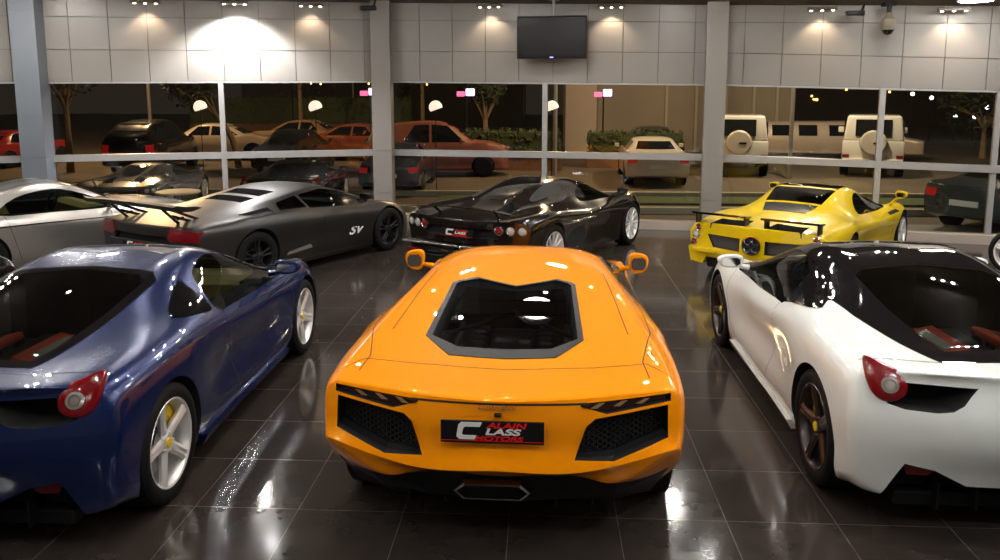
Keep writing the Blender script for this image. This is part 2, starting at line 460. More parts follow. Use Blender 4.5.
def seat(root, x, y, m, h=.62, z=.32):
    bm = bmesh.new(); box(bm, x - .24, x + .24, y - .05, y + .45, z, z + .16, .05)
    M = Matrix.Translation((x, y - .05, z + .1)) @ Matrix.Rotation(.35, 4, 'X')
    box(bm, -.23, .23, -.09, .06, 0, h, .05, M=M)
    box(bm, -.12, .12, -.085, .04, h - .02, h + .1, .03, M=M)
    return new_obj('seat', bm, m, root, angle=45)

# ------------------------------------------------------------------ berlinetta (the blue car and the white car)
def rounded_coupe(root, paint, roof_m=None, rim_m=None, seat_m=None, trim_m=None, accent=None, hero=True):
    st = [
        [(0, -.70, .30), (.45, -.69, .28), (.80, -.60, .235), (.88, -.60, .37), (.915, -.60, .55), (.915, -.58, .72), (.84, -.56, .88), (.58, -.68, .93), (.3, -.73, .94), (0, -.75, .945)],
        S(-.42, (0, .20), (.45, .20), (.88, .20), (.94, .36), (.955, .52), (.955, .72), (.885, .895), (.58, .925), (.3, .935), (0, .94)),
        S(-.05, (0, .16), (.45, .16), (.90, .16), (.955, .33), (.968, .52), (.965, .74), (.90, .915), (.60, .945), (.32, .975), (0, .985)),
        S(.35, (0, .13), (.45, .13), (.90, .15), (.955, .32), (.965, .52), (.96, .75), (.885, .92), (.60, 1.01), (.34, 1.05), (0, 1.06)),
        S(.75, (0, .12), (.45, .12), (.88, .14), (.93, .30), (.905, .50), (.935, .74), (.865, .895), (.58, 1.09), (.33, 1.13), (0, 1.14)),
        S(1.10, (0, .12), (.45, .12), (.87, .14), (.915, .29), (.875, .49), (.925, .71), (.855, .865), (.57, 1.145), (.33, 1.185), (0, 1.195)),
        S(1.50, (0, .12), (.45, .12), (.87, .14), (.91, .28), (.875, .48), (.92, .68), (.85, .835), (.58, 1.135), (.34, 1.195), (0, 1.21)),
        S(1.90, (0, .12), (.45, .12), (.87, .14), (.91, .28), (.885, .47), (.925, .67), (.855, .815), (.66, 1.00), (.37, 1.08), (0, 1.10)),
        S(2.30, (0, .12), (.45, .12), (.88, .15), (.93, .30), (.945, .48), (.945, .68), (.86, .83), (.72, .855), (.40, .905), (0, .93)),
        S(2.68, (0, .13), (.45, .13), (.90, .18), (.945, .32), (.965, .49), (.955, .69), (.85, .845), (.66, .795), (.38, .815), (0, .84)),
        S(3.05, (0, .13), (.45, .13), (.88, .16), (.925, .28), (.935, .43), (.905, .61), (.80, .765), (.60, .72), (.34, .72), (0, .74)),
        S(3.38, (0, .13), (.45, .13), (.78, .15), (.83, .24), (.83, .36), (.79, .50), (.70, .60), (.52, .61), (.30, .62), (0, .63)),
        [(0, 3.70, .16), (.35, 3.66, .16), (.56, 3.52, .17), (.60, 3.54, .24), (.61, 3.54, .32), (.58, 3.54, .40), (.52, 3.54, .46), (.40, 3.62, .49), (.22, 3.70, .50), (0, 3.73, .50)],
    ]
    capt = [((.48, -.72, .42), (0, -.76, .42)), ((.48, -.77, .56), (0, -.81, .56)), ((.50, -.76, .72), (0, -.81, .72)), ((.52, -.70, .86), (0, -.77, .87))]
    me = cage(st, capt, None, long_crease=[(2, 1, 11, .8)], ring_crease=[(0, .35, 2, 9), (0, .7, 0, 2)], level=3)
    B = Body(me, paint, root)
    B.wheelwell(0, .35, .375); B.wheelwell(2.65, .345, .365)
    # side windows: one outline for both sides, cut right through the cabin
    win = smooth_poly([(.92, .875), (1.02, 1.06), (1.18, 1.125), (1.42, 1.15), (1.72, 1.10), (2.05, .965), (2.30, .855), (2.20, .822), (1.6, .825), (1.10, .855)], 3)
    B.cutter('S', win, -1.3, 1.3)
    B.cutter('T', [(-.62, 1.02), (.62, 1.02), (.66, 1.95), (-.66, 1.95)], .38, .93)
    # engine lid glass pocket
    eg = [(-.40, .80), (-.46, .72), (-.44, .25), (-.40, -.12), (-.37, -.33), (.37, -.33), (.40, -.12), (.44, .25), (.46, .72), (.40, .80), (0, .86)]
    B.cutter('T', eg, .68, 1.6)
    ws = [(-.50, 1.66), (0, 1.78), (.50, 1.66), (.63, 2.02), (.60, 2.2), (0, 2.28), (-.60, 2.2), (-.63, 2.02)]
    B.cutter('T', ws, .80, 1.6)
    # recessed rear vents and the diffuser opening
    vent = [(.82, .86), (.60, .868), (.39, .872), (.425, .83), (.46, .785), (.51, .752), (.58, .738), (.72, .735), (.79, .75), (.83, .79)]
    for p in (vent, mirx(vent)): B.cutter('R', p, .52, 1.2)
    dif = [(-.80, .20), (-.70, .44), (-.56, .42), (-.40, .34), (.40, .34), (.56, .42), (.70, .44), (.80, .20)]
    B.cutter('R', dif, .50, 1.3)
    intake = smooth_poly([(.98, .70), (.80, .80), (.62, .80), (.60, .70), (.72, .60), (.92, .60)], 3)
    body = B.finish()
    rm = roof_m or None
    if rm:
        out = [(-.66, 1.02), (-.56, 1.45), (-.56, 1.62), (.56, 1.62), (.56, 1.45), (.66, 1.02), (.70, .42), (.62, .06), (.52, -.34), (.46, -.55), (-.46, -.55), (-.52, -.34), (-.62, .06), (-.70, .42)]
        # roof skin ahead of the lid, then the frame round the lid glass
        B.patch('roof_panel', 'T', [(-.62, .84), (-.60, 1.2), (-.58, 1.62), (0, 1.72), (.58, 1.62), (.60, 1.2), (.62, .84), (.40, .84), (0, .90), (-.40, .84)], rm, .004)
        fr_o = [(-.62, .86), (-.70, .50), (-.66, .2), (-.56, -.2), (-.47, -.52), (.47, -.52), (.56, -.2), (.66, .2), (.70, .50), (.62, .86), (0, .92)]
        B.patch('lid_frame', 'T', fr_o, rm, .003, hole=[(-.40, .80), (-.46, .72), (-.44, .25), (-.40, -.12), (-.37, -.33), (.37, -.33), (.40, -.12), (.44, .25), (.46, .72), (.40, .80), (0, .86)])
        for sd in ('S', 'L'):
            B.patch('pillar_trim', sd, [(.44, 1.02), (.62, 1.10), (1.0, 1.165), (1.45, 1.18), (1.80, 1.10), (2.15, .955), (2.36, .86), (2.2, .812), (1.6, .812), (1.0, .855), (.62, .945)], rm, .003,
                    hole=[(.93, .88), (.96, .96), (1.03, 1.065), (1.42, 1.152), (1.72, 1.105), (2.05, .97), (2.31, .857), (2.2, .822), (1.6, .824), (1.10, .853), (.95, .866)])
    else:
        B.patch('lid_frame', 'T', [(-.46, .87), (-.53, .76), (-.51, .25), (-.47, -.12), (-.43, -.42), (.43, -.42), (.47, -.12), (.51, .25), (.53, .76), (.46, .87), (0, .93)], M_blkgloss, .003,
                hole=[(-.40, .80), (-.46, .72), (-.44, .25), (-.40, -.12), (-.37, -.33), (.37, -.33), (.40, -.12), (.44, .25), (.46, .72), (.40, .80), (0, .86)])
    B.patch('rear_glass', 'T', [(p[0] * 1.01, p[1]) for p in eg], M_glass, .006, rim=0)
    B.patch('windscreen', 'T', ws, M_dglass, .004, rim=0)
    for sd in ('S', 'L'):
        B.patch('side_window', sd, win, M_glass, .002, rim=0)
        q = smooth_poly([(.42, .965), (.62, 1.02), (.84, 1.075), (.885, 1.075), (.89, 1.0), (.875, .91), (.84, .895), (.64, .925)], 2)
        B.patch('quarter_window', sd, q, M_bglass, .005)
        B.seam('panel_gap', sd, [(2.24, .84), (2.30, .60), (2.22, .34), (2.02, .22)])
        B.seam('panel_gap', sd, [(.98, .90), (.99, .72), (1.06, .5), (1.14, .26)])
        B.patch('side_skirt', sd, [(.46, .13), (.46, .20), (1.3, .17), (2.2, .20), (2.24, .13)], paint, .035, rim=.04)
    B.seam('panel_gap', 'T', [(-.86, -.40), (-.5, -.50), (.5, -.50), (.86, -.40)])
    # engine under the glass
    bm = bmesh.new(); box(bm, -.40, .40, -.28, .72, .684, .72, .01); box(bm, -.16, .16, -.2, .6, .72, .80, .03)
    for sx in (-1, 1):
        for k in range(4): box(bm, sx * .2 - .02, sx * .2 + .02, -.1 + .16 * k, -.04 + .16 * k, .73, .82, .01)
    eng = new_obj('engine', bm, mat('engine_dark', (.05, .05, .055), .35, .6), root)
    for sx in (-1, 1):
        bm = bmesh.new(); M = Matrix.Translation((sx * .21, .12, .84)) @ Matrix.Rotation(sx * .25, 4, 'Y'); box(bm, -.10, .10, -.26, .22, -.02, .03, .015, M=M)
        c = new_obj('cylinder_cover', bm, M_redp, eng)
        bm = bmesh.new(); box(bm, -.03, .03, -.20, .16, .03, .034, 0, M=M); new_obj('cover_stripe', bm, M_clear, c)
    # tail lamps
    for sx in (1, -1):
        n = Vector((sx * .30, -.86, .40)).normalized(); Up = (Vector((0, 0, 1)) - n * n.z).normalized(); Rt = Up.cross(n) * 1
        Rt = Vector((Rt.x, Rt.y, Rt.z)); out = Rt if Rt.x * sx > 0 else -Rt
        c0 = Vector((sx * .785, -.60, .848))
        prof = [(-.100, -.01), (-.085, -.06), (-.04, -.092), (.02, -.095), (.07, -.06), (.10, .0), (.118, .07), (.122, .125), (.095, .13), (.03, .105), (-.05, .075), (-.088, .035)]
        pl = smooth_poly(prof, 4)
        bm = bmesh.new(); rings = []
        for (d, sc_) in ((-.10, .92), (-.005, 1.0), (.012, .95), (.022, .82), (.028, .5)):
            rings.append([bm.verts.new(c0 + out * (u * sc_) + Up * (v * sc_) + n * (d - .02 * ((u * out.x) ** 2 + v * v) * 20)) for u, v in pl])
        for a, b in zip(rings, rings[1:]):
            for i in range(len(a)): bm.faces.new((a[i], a[(i + 1) % len(a)], b[(i + 1) % len(a)], b[i]))
        bm.faces.new(rings[-1]); bmesh.ops.recalc_face_normals(bm, faces=bm.faces)
        t = new_obj('tail_light', bm, M_red, root, angle=60)
        rot = Matrix((out, Up, n)).transposed().to_4x4()
        bm = bmesh.new(); lathe(bm, [(.02, .045), (.032, .043), (.034, .028), (.026, .026)], 28, 'Z'); lathe(bm, [(.02, .022), (.034, .020), (.034, .0)], 20, 'Z')
        bmesh.ops.transform(bm, matrix=Matrix.Translation(c0 + out * -.012 + Up * -.012) @ rot, verts=bm.verts)
        new_obj('reversing_lamp', bm, mat('reverse_clear', (.30, .26, .24), .2, .3, coat=1), t, angle=40)
        B2 = bmesh.new(); prism(B2, [(sx * .50, .40), (sx * .56, .355), (sx * .665, .36), (sx * .685, .41), (sx * .60, .42)], *FR['R'], (0, 0, 0), .56, .63)
        new_obj('fog_lamp', B2, M_red, root)
    # diffuser with fins
    bm = bmesh.new(); box(bm, -.70, .70, -.58, -.45, .16, .24, .01)
    for x in (-.5, -.3, -.1, .1, .3, .5): box(bm, x - .006, x + .006, -.64, -.5, .17, .32)
    new_obj('diffuser', bm, M_blk, root)
    bm = bmesh.new()
    for x in (-.085, 0, .085): lathe(bm, [(-.80, .042), (-.805, .040), (-.80, .036), (-.55, .036), (-.55, .042)], 24, 'Y', (x, 0, .40), closed=True)
    new_obj('exhaust', bm, M_chrome, root, angle=40)
    plate(root, (0, -.835, .60), .0, .50, .12)
    for sd in (1, -1):
        add_mirror(root, sd, 1.0, 2.02, .93, paint, .105, .05, .058)
        add_wheel(root, sd, .955, 0, .345, .29, .255, 'five', rim_m or M_silver, M_yel, M_yel, cal_ang=-1.0 * sd, spin=.25)
        add_wheel(root, sd, .945, 2.65, .335, .25, .25, 'five', rim_m or M_silver, M_yel, M_yel, cal_ang=1.1 * sd, spin=.6)
        seat(root, .36 * sd, 1.28, seat_m, .60, .385)
        # front lamps
        p = smooth_poly([(.74, 2.85), (.80, 2.84), (.80, 3.1), (.70, 3.36), (.62, 3.40), (.66, 3.1)], 3)
        B.patch('headlight', 'T', p if sd > 0 else mirx(p), M_clear, .003)
    bm = bmesh.new()
    lathe(bm, [(-.012, .17), (0, .185), (.012, .17), (0, .155)], 28, 'Y', closed=True)
    for a in (0, 2.1, 4.2): tube(bm, [(0, 0, 0), (.17 * math.sin(a), 0, -.17 * math.cos(a))], .012, 6)
    bmesh.ops.transform(bm, matrix=Matrix.Translation((-.36, 1.86, .80)) @ Matrix.Rotation(-.4, 4, 'X'), verts=bm.verts)
    new_obj('steering_wheel', bm, M_blk, root, angle=60)
    bm = bmesh.new(); prism(bm, [(1.92, .55), (1.92, .80), (2.02, .86), (2.25, .86), (2.3, .55)], (0, 1, 0), (0, 0, 1), (1, 0, 0), (0, 0, 0), -.62, .62)
    new_obj('dashboard', bm, trim_m or M_blk, root)
    return B

# ------------------------------------------------------------------ wedge car (the orange car; the matt black winged car shares its layout)
def hexmesh_panel(name, o3, U, V, N, poly, m, parent, cell=.022, wd=.0022):
    """a honeycomb-like diagonal mesh inside a convex polygon"""
    U, V, N, o3 = map(Vector, (U, V, N, o3)); bm = bmesh.new()
    P = [Vector(p) for p in poly]; us = [p.x for p in P]; vs = [p.y for p in P]
    def clip(a, d):
        t0, t1 = -9, 9
        ar = sum(P[i].x * P[(i + 1) % len(P)].y - P[(i + 1) % len(P)].x * P[i].y for i in range(len(P)))
        for i in range(len(P)):
            e = P[(i + 1) % len(P)] - P[i]; n = Vector((-e.y, e.x)) * (1 if ar > 0 else -1)
            den = n.dot(d); num = n.dot(P[i] - a)
            if abs(den) < 1e-9:
                if num > 0: return None
                continue
            t = num / den
            if den > 0: t0 = max(t0, t)
            else: t1 = min(t1, t)
        return (a + d * t0, a + d * t1) if t1 > t0 else None
    for ang in (35, -35, 90):
        d = Vector((math.cos(math.radians(ang)), math.sin(math.radians(ang)))); q = Vector((-d.y, d.x))
        k = -60
        while k < 60:
            a = Vector(((min(us) + max(us)) / 2, (min(vs) + max(vs)) / 2)) + q * (k * cell); k += 1
            c = clip(a, d)
            if c:
                qq = q * wd / 2
                vv = [bm.verts.new(o3 + U * p.x + V * p.y + N * h) for h in (0, .004) for p in (c[0] - qq, c[1] - qq, c[1] + qq, c[0] + qq)]
                for f in ((0, 1, 2, 3), (4, 5, 6, 7), (0, 1, 5, 4), (1, 2, 6, 5), (2, 3, 7, 6), (3, 0, 4, 7)): bm.faces.new([vv[i] for i in f])
    return new_obj(name, bm, m, parent)

def wedge_car(root, paint):
    st = [
        [(0, -.86, .455), (.40, -.85, .475), (.62, -.83, .43), (.925, -.79, .60), (.935, -.74, .66), (.94, -.72, .74), (.93, -.70, .835), (.89, -.70, .872), (.45, -.81, .862), (0, -.86, .852)],
        S(-.56, (0, .30), (.45, .30), (.84, .32), (.985, .44), (1.0, .56), (1.0, .70), (.985, .825), (.89, .895), (.45, .895), (0, .888)),
        S(-.25, (0, .18), (.45, .18), (.86, .18), (.985, .32), (1.01, .52), (1.012, .70), (.99, .845), (.85, .935), (.43, .935), (0, .925)),
        S(.12, (0, .14), (.45, .14), (.86, .15), (.98, .30), (1.0, .50), (1.005, .71), (.98, .86), (.80, .98), (.42, .99), (0, .975)),
        S(.50, (0, .13), (.45, .13), (.86, .14), (.95, .28), (.965, .50), (.975, .73), (.945, .875), (.75, 1.025), (.42, 1.045), (0, 1.03)),
        S(.88, (0, .13), (.45, .13), (.86, .14), (.92, .28), (.93, .50), (.95, .735), (.91, .87), (.70, 1.055), (.41, 1.095), (0, 1.085)),
        S(1.30, (0, .13), (.45, .13), (.86, .14), (.90, .28), (.90, .49), (.935, .72), (.885, .85), (.655, 1.07), (.40, 1.125), (0, 1.13)),
        S(1.72, (0, .13), (.45, .13), (.86, .14), (.90, .28), (.90, .48), (.935, .70), (.875, .83), (.64, 1.04), (.40, 1.105), (0, 1.12)),
        S(2.20, (0, .13), (.45, .13), (.88, .14), (.92, .29), (.93, .49), (.95, .68), (.885, .80), (.70, .91), (.42, .975), (0, .99)),
        S(2.70, (0, .13), (.45, .13), (.90, .15), (.96, .30), (.98, .48), (.975, .65), (.90, .785), (.70, .80), (.40, .82), (0, .83)),
        S(3.20, (0, .13), (.45, .13), (.84, .14), (.93, .25), (.95, .40), (.92, .54), (.82, .65), (.62, .67), (.36, .68), (0, .69)),
        [(0, 3.70, .14), (.40, 3.66, .14), (.66, 3.50, .15), (.72, 3.50, .22), (.74, 3.50, .30), (.70, 3.50, .38), (.62, 3.52, .44), (.46, 3.58, .46), (.25, 3.66, .47), (0, 3.72, .47)],
    ]
    capt = [((.42, -.92, .52), (0, -.945, .53)), ((.43, -.875, .63), (0, -.90, .63)), ((.44, -.86, .73), (0, -.88, .73)), ((.45, -.835, .82), (0, -.865, .81))]
    me = cage(st, capt, None, long_crease=[(2, 1, 10, .9), (7, 0, 5, .55), (7, 5, 9, .8), (6, 3, 10, .5), (3, 0, 2, .6)], ring_crease=[(0, .95, 6, 9), (0, .9, 0, 3), (0, .45, 3, 6)], level=3, cap_crease=[(1, .8)])
    B = Body(me, paint, root, sharp=28)
    B.wheelwell(0, .355, .385); B.wheelwell(2.70, .345, .37)
    win = [(.98, .90), (1.06, .99), (1.40, 1.045), (1.75, 1.01), (2.30, .855), (2.22, .825), (1.4, .86)]
    B.cutter('S', win, -1.3, 1.3)
    B.cutter('T', [(-.64, 1.0), (.64, 1.0), (.66, 2.0), (-.66, 2.0)], .38, .93)
    lid = [(-.29, .775), (-.415, .70), (-.455, .66), (-.505, -.155), (-.33, -.385), (0, -.405), (.29, -.385), (.455, -.165), (.415, .66), (.385, .70), (.285, .765), (0, .655)]
    inner = [(-.275, .75), (-.39, .685), (-.425, .64), (-.465, -.15), (-.29, -.28), (0, -.29), (.26, -.28), (.42, -.155), (.385, .64), (.36, .685), (.275, .745), (0, .635)]
    B.cutter('T', inner, .72, 1.6)
    ws = [(-.60, 1.70), (0, 1.78), (.60, 1.70), (.68, 2.15), (0, 2.45), (-.68, 2.15)]
    B.cutter('T', ws, .80, 1.6)
    gr = [(-.885, .805), (-.50, .765), (-.455, .73), (-.395, .575), (-.60, .565), (-.885, .65)]
    for p in (gr, mirx(gr)): B.cutter('R', p, .60, 1.4)
    lamp = [(-.90, .858), (-.44, .838), (-.42, .826), (-.56, .785), (-.90, .822)]
    for p in (lamp, mirx(lamp)): B.cutter('R', p, .68, 1.4)
    side = [(.52, .74), (.88, .84), (.94, .80), (.88, .58), (.72, .50)]
    body = B.finish()
    # engine bay contents and lid
    bm = bmesh.new(); box(bm, -.43, .43, -.29, .70, .724, .74, 0)
    box(bm, -.15, .15, -.15, .55, .74, .80, .03)
    for sx in (-1, 1):
        for k in range(6): box(bm, sx * .22 - .05, sx * .22 + .05, -.12 + .11 * k, -.05 + .11 * k, .74, .83, .015)
        tube(bm, [(sx * .36, -.2, .80), (sx * .36, .5, .82)], .025, 8)
    eng = new_obj('engine', bm, mat('engine_dark', (.05, .05, .055), .35, .6), root)
    bm = bmesh.new(); tube(bm, [(-.40, .05, .90), (0, .45, .93), (.38, .05, .90)], .014, 8); new_obj('engine_brace', bm, M_blk, eng)
    B.patch('lid_frame', 'T', lid, mat('satin_black', (.008, .008, .009), .45, spec=.2), .004, hole=inner, rim=.02)
    for k, (y0, y1) in enumerate([(.42, .62), (.20, .40), (-.03, .17), (-.28, -.06)]):   # louvred glass slats
        t = (y1 + .3) / .95; w0 = .41 - .03 * t; w1 = .40 - .03 * t
        if k == 0: q = [(-w0, y0), (w0 - .03, y0), (.33, y1), (.0, y1 - .06), (-.35, y1)]
        elif k == 3: q = [(-.28, y0), (.25, y0), (.39, y0 + .13), (.38, y1), (-.42, y1), (-.42, y0 + .13)]
        else: q = [(-w0, y0), (w0 - .03, y0), (w1 - .03, y1), (-w1, y1)]
        za, zb = [B.hit((0.2, yy, 0), (0, 0, 1))[0].z - .006 for yy in (y0, y1)]
        zb += .008 * (k % 2); bm = bmesh.new(); fz = lambda yy: za + (zb - za) * (yy - y0) / (y1 - y0)
        top_ = [bm.verts.new((u, v, fz(v))) for u, v in q]; bot_ = [bm.verts.new((u, v, fz(v) - .005)) for u, v in q]
        bm.faces.new(top_)
        for i in range(len(q)): bm.faces.new((top_[i], top_[(i + 1) % len(q)], bot_[(i + 1) % len(q)], bot_[i]))
        bmesh.ops.recalc_face_normals(bm, faces=bm.faces); new_obj('glass_slat', bm, M_dglass, root)
    B.patch('windscreen', 'T', ws, M_dglass, .004, rim=0)
    for sd, sg in (('S', 1), ('L', -1)):
        B.patch('side_window', sd, win, M_bglass if 0 else M_glass, .002, rim=0)
        B.patch('side_window_frame', sd, [(.86, .89), (1.0, 1.02), (1.40, 1.075), (1.75, 1.04), (2.42, .85), (2.25, .80), (1.4, .838)], M_blk, .003,
                hole=[(.98, .90), (1.06, .99), (1.40, 1.045), (1.75, 1.01), (2.30, .855), (2.22, .825), (1.4, .86)])
        B.patch('side_intake', sd, side, M_blk, .004)
        B.seam('panel_gap', sd, [(2.18, .80), (2.28, .52), (2.1, .26), (1.2, .22), (1.0, .5), (1.02, .84)])
        B.patch('side_skirt', sd, [(.5, .12), (.55, .19), (2.2, .19), (2.25, .12)], M_blk, .03, rim=.04)
        f = (lambda p: p) if sg > 0 else (lambda p: [(-u, v) for u, v in p])
        B.seam('panel_gap', 'T', f([(.62, .98), (.67, .50), (.725, -.08)]))
        B.seam('panel_gap', 'T', f([(.80, .95), (.86, .5), (.87, .02), (.78, -.42), (.80, -.60)]))
    B.seam('panel_gap', 'T', [(-.93, -.60), (-.80, -.46), (-.5, -.50), (0, -.53), (.5, -.50), (.80, -.44), (.93, -.58)], wd=.005)
    # rear face parts
    for sx in (-1, 1):
        f = (lambda p: p) if sx < 0 else mirx
        inn = [(-.865, .79), (-.50, .752), (-.46, .72), (-.41, .59), (-.60, .585), (-.865, .665)]
        def edge_ring(nm, po, pi, y0, y1, m):
            po, pi = f(po), f(pi); bm = bmesh.new(); n = len(po)
            L = [[bm.verts.new((u, y, v)) for u, v in p] for p, y in ((po, y0(po) if 0 else None), ) ] if 0 else None
            yo = lambda u: -.90 + (abs(u) - .42) * .37
            A = [bm.verts.new((u, yo(u) + y0, v)) for u, v in po]; Bv = [bm.verts.new((u, yo(u) + y1, v)) for u, v in pi]; C2 = [bm.verts.new((u, yo(u) + y1 + .05, v)) for u, v in pi]
            for i in range(n):
                bm.faces.new((A[i], A[(i + 1) % n], Bv[(i + 1) % n], Bv[i])); bm.faces.new((Bv[i], Bv[(i + 1) % n], C2[(i + 1) % n], C2[i]))
            bmesh.ops.recalc_face_normals(bm, faces=bm.faces); return new_obj(nm, bm, m, root)
        g = edge_ring('air_outlet', gr, inn, .015, .05, M_blk)
        ip = f(inn); hexmesh_panel('grille_mesh', (0, -.80 , 0), (1, .37 * (1 if sx > 0 else -1), 0), (0, 0, 1), (0, -1, 0), [(abs(u) * sx, v) for u, v in ip][::1], M_mesh, g, .024, .004)
        g.children[-1].location = (0, -.185, 0)
        # slim lamp
        lp = f([(-.885, .853), (-.45, .834), (-.43, .826), (-.56, .79), (-.885, .825)])
        yo = lambda u: -.865 + (abs(u) - .42) * .35
        bm = bmesh.new(); a = [bm.verts.new((u, yo(u) + .012, v)) for u, v in lp]; b = [bm.verts.new((u, yo(u) + .08, v)) for u, v in lp]; n = len(a)
        bm.faces.new(a)
        for i in range(n): bm.faces.new((a[i], a[(i + 1) % n], b[(i + 1) % n], b[i]))
        bmesh.ops.recalc_face_normals(bm, faces=bm.faces)
        t = new_obj('tail_light', bm, mat('smoked_lamp', (.03, .012, .01), .06, coat=1), root)
        for q in (.52, .64, .76):
            bm = bmesh.new(); prism(bm, [(sx * (q - .045), .815), (sx * (q + .0), .838), (sx * (q + .03), .838), (sx * (q - .01), .812)], *FR['R'], (0, 0, 0), 0, .004)
            for v in bm.verts: v.co.y += yo(v.co.x) + .012
            new_obj('lamp_bar', bm, mat('lamp_amber', (.35, .22, .10), .2, coat=1), t)
    # black underbody, fins, hexagonal exhaust
    bm = bmesh.new()
    up = [(-.935, -.70, .575), (-.62, -.80, .43), (-.40, -.83, .475), (0, -.84, .455), (.40, -.83, .475), (.62, -.80, .43), (.935, -.70, .575)]
    lo = [(-.90, -.66, .43), (-.62, -.80, .36), (-.36, -.76, .30), (0, -.78, .28), (.36, -.76, .30), (.62, -.80, .36), (.90, -.66, .43)]
    fl = [(-.84, -.45, .20), (-.6, -.5, .16), (-.36, -.5, .16), (0, -.5, .16), (.36, -.5, .16), (.6, -.5, .16), (.84, -.45, .20)]
    R_ = [[bm.verts.new(p) for p in r] for r in (up, lo, fl)]
    for a, b in zip(R_, R_[1:]):
        for i in range(6): bm.faces.new((a[i], a[i + 1], b[i + 1], b[i]))
    for x in (-.5, -.3, .3, .5):
        prism(bm, [(-.76, .36), (-.74, .24), (-.5, .15), (-.5, .36)], (0, 1, 0), (0, 0, 1), (1, 0, 0), (0, 0, 0), x - .006, x + .006)
    bmesh.ops.recalc_face_normals(bm, faces=bm.faces)
    new_obj('diffuser', bm, M_blk, root)
    bm = bmesh.new()
    hx = [(-.215, .365), (-.165, .405), (.135, .405), (.185, .365), (.135, .322), (-.165, .322)]
    hi = [(-.200, .365), (-.158, .395), (.128, .395), (.170, .365), (.128, .332), (-.158, .332)]
    A = [[bm.verts.new((u, y, v)) for u, v in p] for p, y in ((hx, -.70), (hx, -.90), (hi, -.905), (hi, -.72))]
    for a, b in zip(A, A[1:]):
        for i in range(6): bm.faces.new((a[i], a[(i + 1) % 6], b[(i + 1) % 6], b[i]))
    bmesh.ops.recalc_face_normals(bm, faces=bm.faces)
    for v in bm.verts: v.co.x -= .015; v.co.z += .03
    new_obj('exhaust', bm, M_chrome, root)
    plate(root, (-.025, -.93, .72), -.05, .53, .112)
    B.seam('panel_gap', 'R', [(-.46, .836), (0, .835), (.46, .836)], wd=.010)
    letters('nameplate', 'Lamborghini', .026, M_chrome, root, (-.01, -.884, .826), (PI / 2 - .1, 0, 0), .002, .35, 1.5)
    bm = bmesh.new(); box(bm, -.018, .018, -.905, -.88, .784, .798, .003); new_obj('rear_camera', bm, M_blk, root)
    for sd in (1, -1):
        add_mirror(root, sd, .98, 1.95, .945, paint, .085, .055, .085)
        add_wheel(root, sd, .985, 0, .355, .33, .26, 'five', M_darkalloy, M_blk)
        add_wheel(root, sd, .965, 2.70, .345, .26, .255, 'five', M_darkalloy, M_blk)
        seat(root, .36 * sd, 1.25, M_blk, .55, .385)
    bm = bmesh.new(); prism(bm, [(1.96, .55), (1.96, .78), (2.1, .84), (2.3, .84), (2.35, .55)], (0, 1, 0), (0, 0, 1), (1, 0, 0), (0, 0, 0), -.62, .62)
    new_obj('dashboard', bm, M_blk, root)
    return B

# ------------------------------------------------------------------ generic bodies from side / plan curves
def curve_body(ys, top, roofx, roofz, beltx, beltz, shx, shz, midx, sill, bot=.14, **kw):
    """each argument after ys: list of (y, value); returns a subdivision body"""
    def f(c, y):
        if not isinstance(c, (list, tuple)): return c
        return float(np.interp(y, [a for a, b in c], [b for a, b in c]))
    st = []
    n = len(ys)
    for i, y in enumerate(ys):
        bx, bz, sx_, sz_, mx = f(beltx, y), f(beltz, y), f(shx, y), f(shz, y), f(midx, y); sl = f(sill, y); b = f(bot, y)
        rx, rz, tz = f(roofx, y), f(roofz, y), f(top, y)
        dy = 0
        row = [(0, y, b), (mx * .5, y, b), (mx * .93, y, b + .01), (mx * .985, y, b + (sz_ - b) * .28), (mx, y, b + (sz_ - b) * .6), (sx_, y, sz_), (bx, y, bz), (rx, y, rz), (rx * .55, y, rz + (tz - rz) * .82), (0, y, tz)]
        if i in (0, n - 1):    # round the plan of the ends
            e = kw.get('round', .12) * (1 if i == 0 else -1)
            row = [(x, yy + e * (abs(x) / mx) ** 2 * 1.2, z) for x, yy, z in row]
        st.append(row)
    return cage(st, None, None, long_crease=kw.get('long_crease', ()), ring_crease=kw.get('ring_crease', [(0, .5, 0, 9), (-1, .3, 0, 9)]), level=kw.get('level', 3))
def dark_windows(B, win, rearp=None, frontp=None, m=None):
    m = m or M_bglass
    for sd in ('S', 'L'):
        for w_ in win: B.patch('side_window', sd, w_, m, .003)
    if rearp: B.patch('rear_window', 'T', rearp, m, .003)
    if frontp: B.patch('windscreen', 'T', frontp, m, .003)

